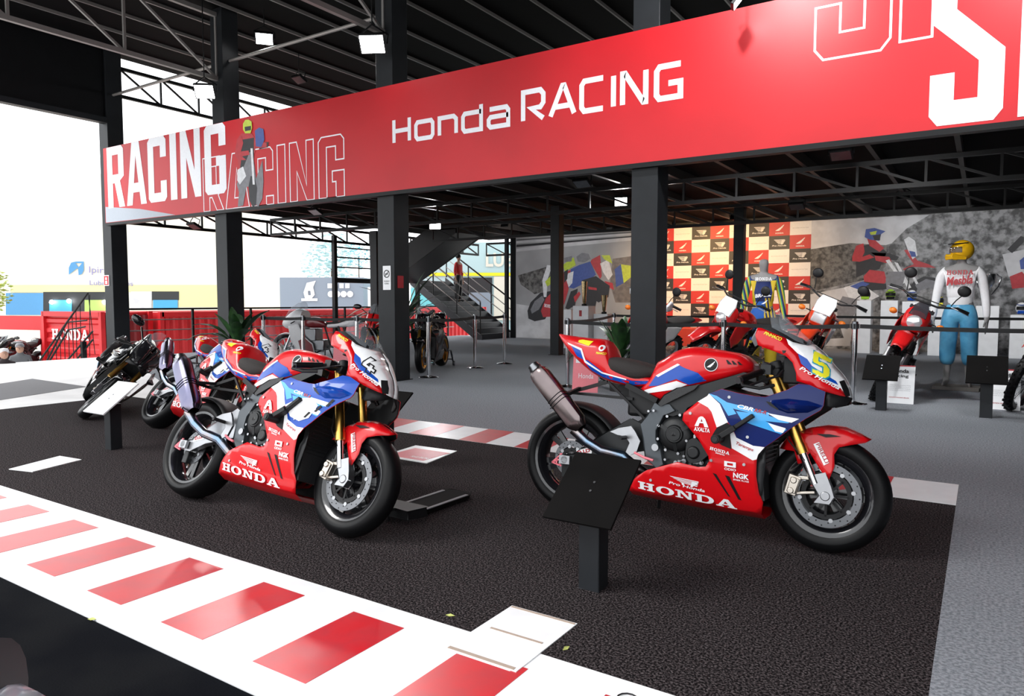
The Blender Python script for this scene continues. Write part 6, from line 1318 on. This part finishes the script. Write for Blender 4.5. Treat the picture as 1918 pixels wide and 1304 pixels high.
def container(label, c, yaw, sx, sy, z1, text=None, horiz=False, m=CRED):
    t = thing('shipping_container', label, 'container', (c[0], c[1], -1.5), (0, 0, yaw)); H = z1 + 1.5
    MB().box((-sx / 2 + .06, -sy / 2 + .06, .05), (sx / 2 - .06, sy / 2 - .06, H - .02)).build('body', m, t, smooth=False)
    corrugated('front_panel', (-sx / 2, -sy / 2), (sx / 2, -sy / 2), .1, H - .1, m, t, horiz=horiz); corrugated('side_panel', (sx / 2, -sy / 2), (sx / 2, sy / 2), .1, H - .1, CSHADE if m == CRED else m, t)
    for x in (-sx / 2, sx / 2):
        for y in (-sy / 2, sy / 2): MB().box((x - .06, y - .06, 0), (x + .06, y + .06, H)).build('corner_post', m, t, smooth=False)
    for y in (-sy / 2, sy / 2): MB().box((-sx / 2, y - .06, H - .14), (sx / 2, y + .06, H)).build('top_rail', m, t, smooth=False); MB().box((-sx / 2, y - .05, 0), (sx / 2, y + .05, .14)).build('bottom_rail', m, t, smooth=False)
    if text:
        q = MB(); put_slab(q, text, (text_x[0], 1.72), (text_x[1], 1.72), .30, lambda u, v: (u, -sy / 2 - .04, v)); q.build('lettering', WHITE, t, smooth=False)
    return t
text_x = (-.98, .82)
cA_ = atd(85, 640, 21.0); cB_ = atd(192, 640, 19.6); d_ = cB_ - cA_; yw = math.atan2(d_.y, d_.x); mid = (cA_ + cB_) / 2; nb = Vector((-d_.y, d_.x, 0)).normalized()
Lx = math.hypot(d_.x, d_.y)
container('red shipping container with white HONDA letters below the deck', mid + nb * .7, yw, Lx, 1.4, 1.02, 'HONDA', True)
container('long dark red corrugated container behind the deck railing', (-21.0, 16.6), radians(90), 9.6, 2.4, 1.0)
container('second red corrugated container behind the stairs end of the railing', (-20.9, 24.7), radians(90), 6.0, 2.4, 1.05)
# red gateway left of the container
gt = thing('container_gate', 'red beam gateway with open dark bay beside the HONDA container', 'gate', (0, 0, -1.5)); ga = atd(-40, 600, 22.5); gb = atd(84, 600, 21.4)
gt.location = (ga.x, ga.y, -1.5); dd = Vector((gb.x - ga.x, gb.y - ga.y, 0)); zt = atd(40, 592, 22).z + 1.5
MB().bar((0, 0, zt - .2), dd + Vector((0, 0, zt - .2)), .2, .42).build('beam', CRED, gt, smooth=False); MB().box((-.1, -.1, 0), (.1, .1, zt)).build('post', CRED, gt, smooth=False); MB().box((dd.x - .1, dd.y - .1, 0), (dd.x + .1, dd.y + .1, zt)).build('post', CRED, gt, smooth=False)
# outside steps handrails
sh = thing('step_railing', 'thin dark handrails of the outside steps before the HONDA container', 'railing', (gr(130, 682).x, gr(130, 682).y, -1.5)); o0 = sh.location
pt = lambda px_, py_: atd(px_, py_, 16.9) - o0
for pl_ in ([(165, 548), (70, 682)], [(163, 600), (125, 604), (86, 680)], [(160, 612), (128, 618), (92, 678)], [(174, 620), (122, 680)], [(174, 636), (140, 678)]): MB().tube([pt(*k) for k in pl_], .022, 6).build('rail', DARKSTEEL, sh)
for a, b in (((165, 548), (178, 664)), ((150, 570), (152, 668)), ((135, 592), (138, 672)), ((120, 612), (122, 676)), ((105, 634), (106, 680)), ((90, 655), (90, 682)), ((142, 580), (144, 670)), ((128, 602), (130, 674)), ((112, 622), (114, 678)), ((168, 552), (168, 668))): MB().tube([pt(*a), pt(*b)], .009, 5).build('baluster', DARKSTEEL, sh)
MB().box((pt(156, 640).x - .05, pt(156, 640).y - .05, 0), (pt(156, 640).x + .05, pt(156, 640).y + .05, pt(156, 640).z)).build('post', DARKSTEEL, sh, smooth=False)
# seated visitors
def seated(px_, py_, d, label, top, capm, hairm, yaw):
    p = atd(px_, py_, d); t = thing('person', label, 'person', (p.x, p.y, p.z - .80), (0, 0, yaw)); H = 1.7
    J = [((0, 0, .10), (.15, .12)), ((0, -.05, .30), (.14, .11)), ((0, -.08, .50), (.15, .11)), ((0, -.08, .60), (.055, .055)), ((0, -.09, .68), (.07, .085)), ((0, -.09, .78), (.068, .08))]; E = [(i, i + 1) for i in range(5)]
    for s in (-1, 1):
        b = len(J); J += [((s * .16, -.08, .52), .055), ((s * .22, -.10, .34), .045), ((s * .18, -.28, .24), .038), ((s * .12, -.38, .24), .03)]; E += [(2, b), (b, b + 1), (b + 1, b + 2), (b + 2, b + 3)]
        b = len(J); J += [((s * .10, -.05, .08), .085), ((s * .14, -.42, .10), .065), ((s * .14, -.46, -.30), .05), ((s * .14, -.56, -.36), .04)]; E += [(0, b), (b, b + 1), (b + 1, b + 2), (b + 2, b + 3)]
    skin_mesh('body', J, E, top, t, 0)
    sk = mat('skin_tone', (.42, .24, .17), .6); q = MB(); q.sph((0, -.10, .72), (.078, .095, .115), 16, 12); q.sph((0, -.195, .71), (.014, .02, .022), 8, 6); q.build('head', sk, t, ang=80)
    q = MB(); q.lathe([(.088, 0), (.086, .05), (.06, .085), (0, .095)], (0, -.09, .755), (0, 0, 1), 18)
    if capm: q.prism([(-.06, -.09), (-.05, -.18), (.05, -.18), (.06, -.09)], lambda u, v: (u, v - .06, .758), (0, 0, .012))
    q.build('cap' if capm else 'hair', capm or hairm, t, ang=70)
    MB().box((-.25, -.2, -.45), (.25, .2, .03)).build('seat_block', CONC, t, smooth=False)
seated(38, 646, 16.5, 'seated person in grey jacket and grey cap outside the deck', mat('grey_jacket', (.11, .115, .125), .8), PG, BLACK, radians(60))
seated(6, 656, 15.2, 'seated person in dark clothes with red scarf at the left edge', mat('dark_jacket', (.03, .022, .024), .8), None, PW, radians(75))
# ---------------------------------------------------------------- buildings
def slab_building(name, label, x0, x1, yt, yb, D, m, depth=6.0, D2=None, cat='building'):
    a = atd(x0, yb, D); b = atd(x1, yb, D2 or D); zt = atd(x0, yt, D).z; d = Vector((b.x - a.x, b.y - a.y, 0)); L = d.length; yw = math.atan2(d.y, d.x)
    t = thing(name, label, cat, (a.x, a.y, -1.5), (0, 0, yw)); MB().box((0, 0, 0), (L, depth, zt + 1.5)).build('wall', m, t, smooth=False)
    def loc(px_, py_, k=.02):
        o = Vector((a.x, a.y, 0)); n = Vector((d.y, -d.x, 0)).normalized(); rr = ray(px_, py_); t_ = (o - EYEP).dot(n) / Vector((rr.x, rr.y, 0)).dot(n); P = EYEP + rr * t_
        return ((P - o).dot(d.normalized()), -k, P.z + 1.5)
    return t, loc
YB = mat('pale_yellow_cladding', (.66, .60, .30), .6); YW = mat('creamy_white_cladding', (.66, .65, .56), .6)
SB = mat('sign_light_blue', (.07, .24, .46), .5); SP = mat('sign_lilac', (.22, .20, .40), .5); DK = mat('dark_opening', (.02, .022, .025), .6); BLB = mat('blue_shop_panel', (.05, .30, .55), .5)
t, lc = slab_building('service_building', 'pale yellow building with blue logo and lettering beyond the yard', -60, 425, 330, 690, 42, YW)
q = MB(); q.flat([[(20, 548), (20, 534), (425, 534), (425, 575), (335, 575), (335, 546)]], lambda u, v: lc(u, v, .03)); q.build('yellow_band', YB, t, smooth=False)
for nm, x0, x1, y0, y1, m in (('glass_bay', 12, 82, 549, 590, SB), ('dark_bay', 82, 208, 547, 592, DK), ('blue_bay', 94, 136, 562, 592, BLB), ('lime_bay', 160, 206, 562, 584, mat('lime_shop_panel', (.35, .50, .12), .5)), ('glass_bay', 246, 285, 546, 580, MURL), ('dark_bay', 285, 336, 546, 562, DK), ('blue_bay', 288, 334, 562, 578, BLB)):
    q = MB(); q.flat([rect(x0, y0, x1, y1)], lambda u, v: lc(u, v, .05 if nm in ('dark_bay', 'glass_bay') else .08)); q.build(nm, m, t, smooth=False)
q = MB(); q.flat([[(130, 515), (130, 501.5), (134.5, 492), (143.6, 490), (158, 490), (158, 506), (154.7, 513.4), (148.3, 515.8), (147.3, 502.7), (144.6, 503.3)], [(142.7, 493), (154.7, 493), (148.3, 501)]], lambda u, v: lc(u, v, .06)); q.build('logo', SB, t, smooth=False)
q = MB(); put_text(q, 'Ipiranga', (168, 515), (232, 517), -16, lambda u, v: lc(u, v, .06), up=(0, 1)); q.build('lettering', SP, t, smooth=False); q = MB(); put_text(q, 'Lubrificantes', (169, 534), (250, 536), -9, lambda u, v: lc(u, v, .06), up=(0, 1)); q.build('lettering', SP, t, smooth=False)
lp = MB(); 
for px_, py_ in ((134, 564), (102, 566), (200, 566)): lp.sph(lc(px_, py_, .25), .12, 10, 8)
lp.build('shop_lamps', LAMPM, t)
t, lc = slab_building('pale_building', 'low cream building between the left columns', 425, 528, 522, 640, 40, mat('cream_wall', (.85, .78, .62), .6))
GRB = mat('blue_grey_wall', (.22, .27, .33), .6)
t, lc = slab_building('grey_building', 'blue grey building with white drop shaped logo', 526, 682, 520, 640, 38, GRB)
q = MB(); q.flat([[(575, 530), (592, 526), (587, 538), (590, 552), (582, 562), (572, 560), (569, 548)], [(577, 545), (582, 545), (583, 553), (578, 553)]], lambda u, v: lc(u, v, .05)); q.build('logo', WHITE, t, smooth=False)
MB().flat([rect(565, 559, 595, 564)], lambda u, v: lc(u, v, .05)).build('logo_bar', WHITE, t, smooth=False)
q = MB(); [q.flat([rect(614 + 11 * i, 531, 622 + 11 * i, 540)], lambda u, v: lc(u, v, .05)) for i in range(4)]; [q.flat([ell(620 + 12 * i, 551, 6, 6, 10)], lambda u, v: lc(u, v, .05)) for i in range(4)]; tag(q.build('blurred_lettering', WHITE, t, smooth=False), kind='stuff')
t, lc = slab_building('white_building', 'bright white building panel beside the blue grey building', 690, 760, 538, 640, 37, depth=.6, m=mat('white_cladding', (.85, .90, .92), .6))
TEAL = mat('teal_wall', (.40, .58, .60), .6)
t, lc = slab_building('teal_building', 'pale teal building with yellow line behind the stairs', 770, 975, 455, 645, 36, TEAL)
q = MB(); q.flat([rect(800, 511, 972, 517)], lambda u, v: lc(u, v, .05)); q.build('yellow_line', YEL, t, smooth=False)
q = MB(); put_text(q, 'LUB', (910, 500), (962, 500), -26, lambda u, v: lc(u, v, .05), 0, .03, up=(0, 1)); q.build('lettering', YW, t, smooth=False)
for x0, x1, y0, y1, m in ((850, 922, 520, 590, DK), (878, 920, 548, 590, GRB), (925, 972, 518, 600, YW), (770, 830, 540, 600, mat('cyan_panel', (.15, .60, .65), .5))): q = MB(); q.flat([rect(x0, y0, x1, y1)], lambda u, v: lc(u, v, .04 + .03 * (x0 == 878))); q.build('shop_bay', m, t, smooth=False)
# ---------------------------------------------------------------- trees
def tree(px_, py_, D, r, label, m, n, seed, trunk=True):
    rnd = random.Random(seed); c = atd(px_, py_, D); t = thing('tree', label, 'tree', (c.x, c.y, -1.5)); h = c.z + 1.5; q = MB()
    for i in range(n):
        a = rnd.random() * 2 * pi; e = math.acos(2 * rnd.random() - 1); rr = r * rnd.random() ** .4; p = Vector((rr * sin(e) * cos(a), rr * sin(e) * sin(a), h + rr * cos(e))); s_ = r * .09 * (.6 + .8 * rnd.random()); R = Matrix.Rotation(rnd.random() * 6, 3, 'Z') @ Matrix.Rotation(rnd.random() * 3, 3, 'X')
        q.add([p + R @ Vector(k) * s_ for k in ((-1, 0, 0), (0, .4, .1), (1, 0, 0), (0, -.4, .1))], [(0, 1, 2, 3)])
    tag(q.build('foliage', m, t, smooth=False), kind='stuff'); MB().cyl((0, 0, 0), (0, 0, h), r * .07, r * .04, 10).build('trunk', mat('bark', (.10, .07, .05), .9), t)
tree(622, 492, 60, 2.6, 'blue green tree above the grey building', mat('pale_blue_leaf', (.38, .55, .58), .7), 700, 3)  # even pale blue-green leaf colour
tree(-40, 545, 19, .75, 'yellow green bush at the left picture edge', LEAFY, 900, 5); tree(672, 480, 46, .9, 'small bluish tree behind the landing frame rails', mat('bluish_leaf', (.12, .45, .55), .7), 300, 8)  # yellow-green leaves on the bush, bluish ones on the small tree

# parked motorcycles in the open bay beside the container
pq = atd(36, 690, 21.6); pf_ = MB().box((pq.x - 2.6, pq.y - 1.6, -1.5), (pq.x + 1.2, pq.y + 2.2, -.85)).build('bay_platform', CONC, smooth=False); struct(pf_)
src = [o for o in bpy.data.objects if o.name == 'sport_motorcycle'][0]
for px_, d_, lb in ((2, 22.6, 'dark parked motorcycle in the open bay behind the seated visitors'), (70, 21.5, 'dark parked motorcycle beside the HONDA container')):
    p = atd(px_, 650, d_); copy_tree(src, None, (p.x, p.y, -.845), (-.1, 0, radians(-65)), lb)
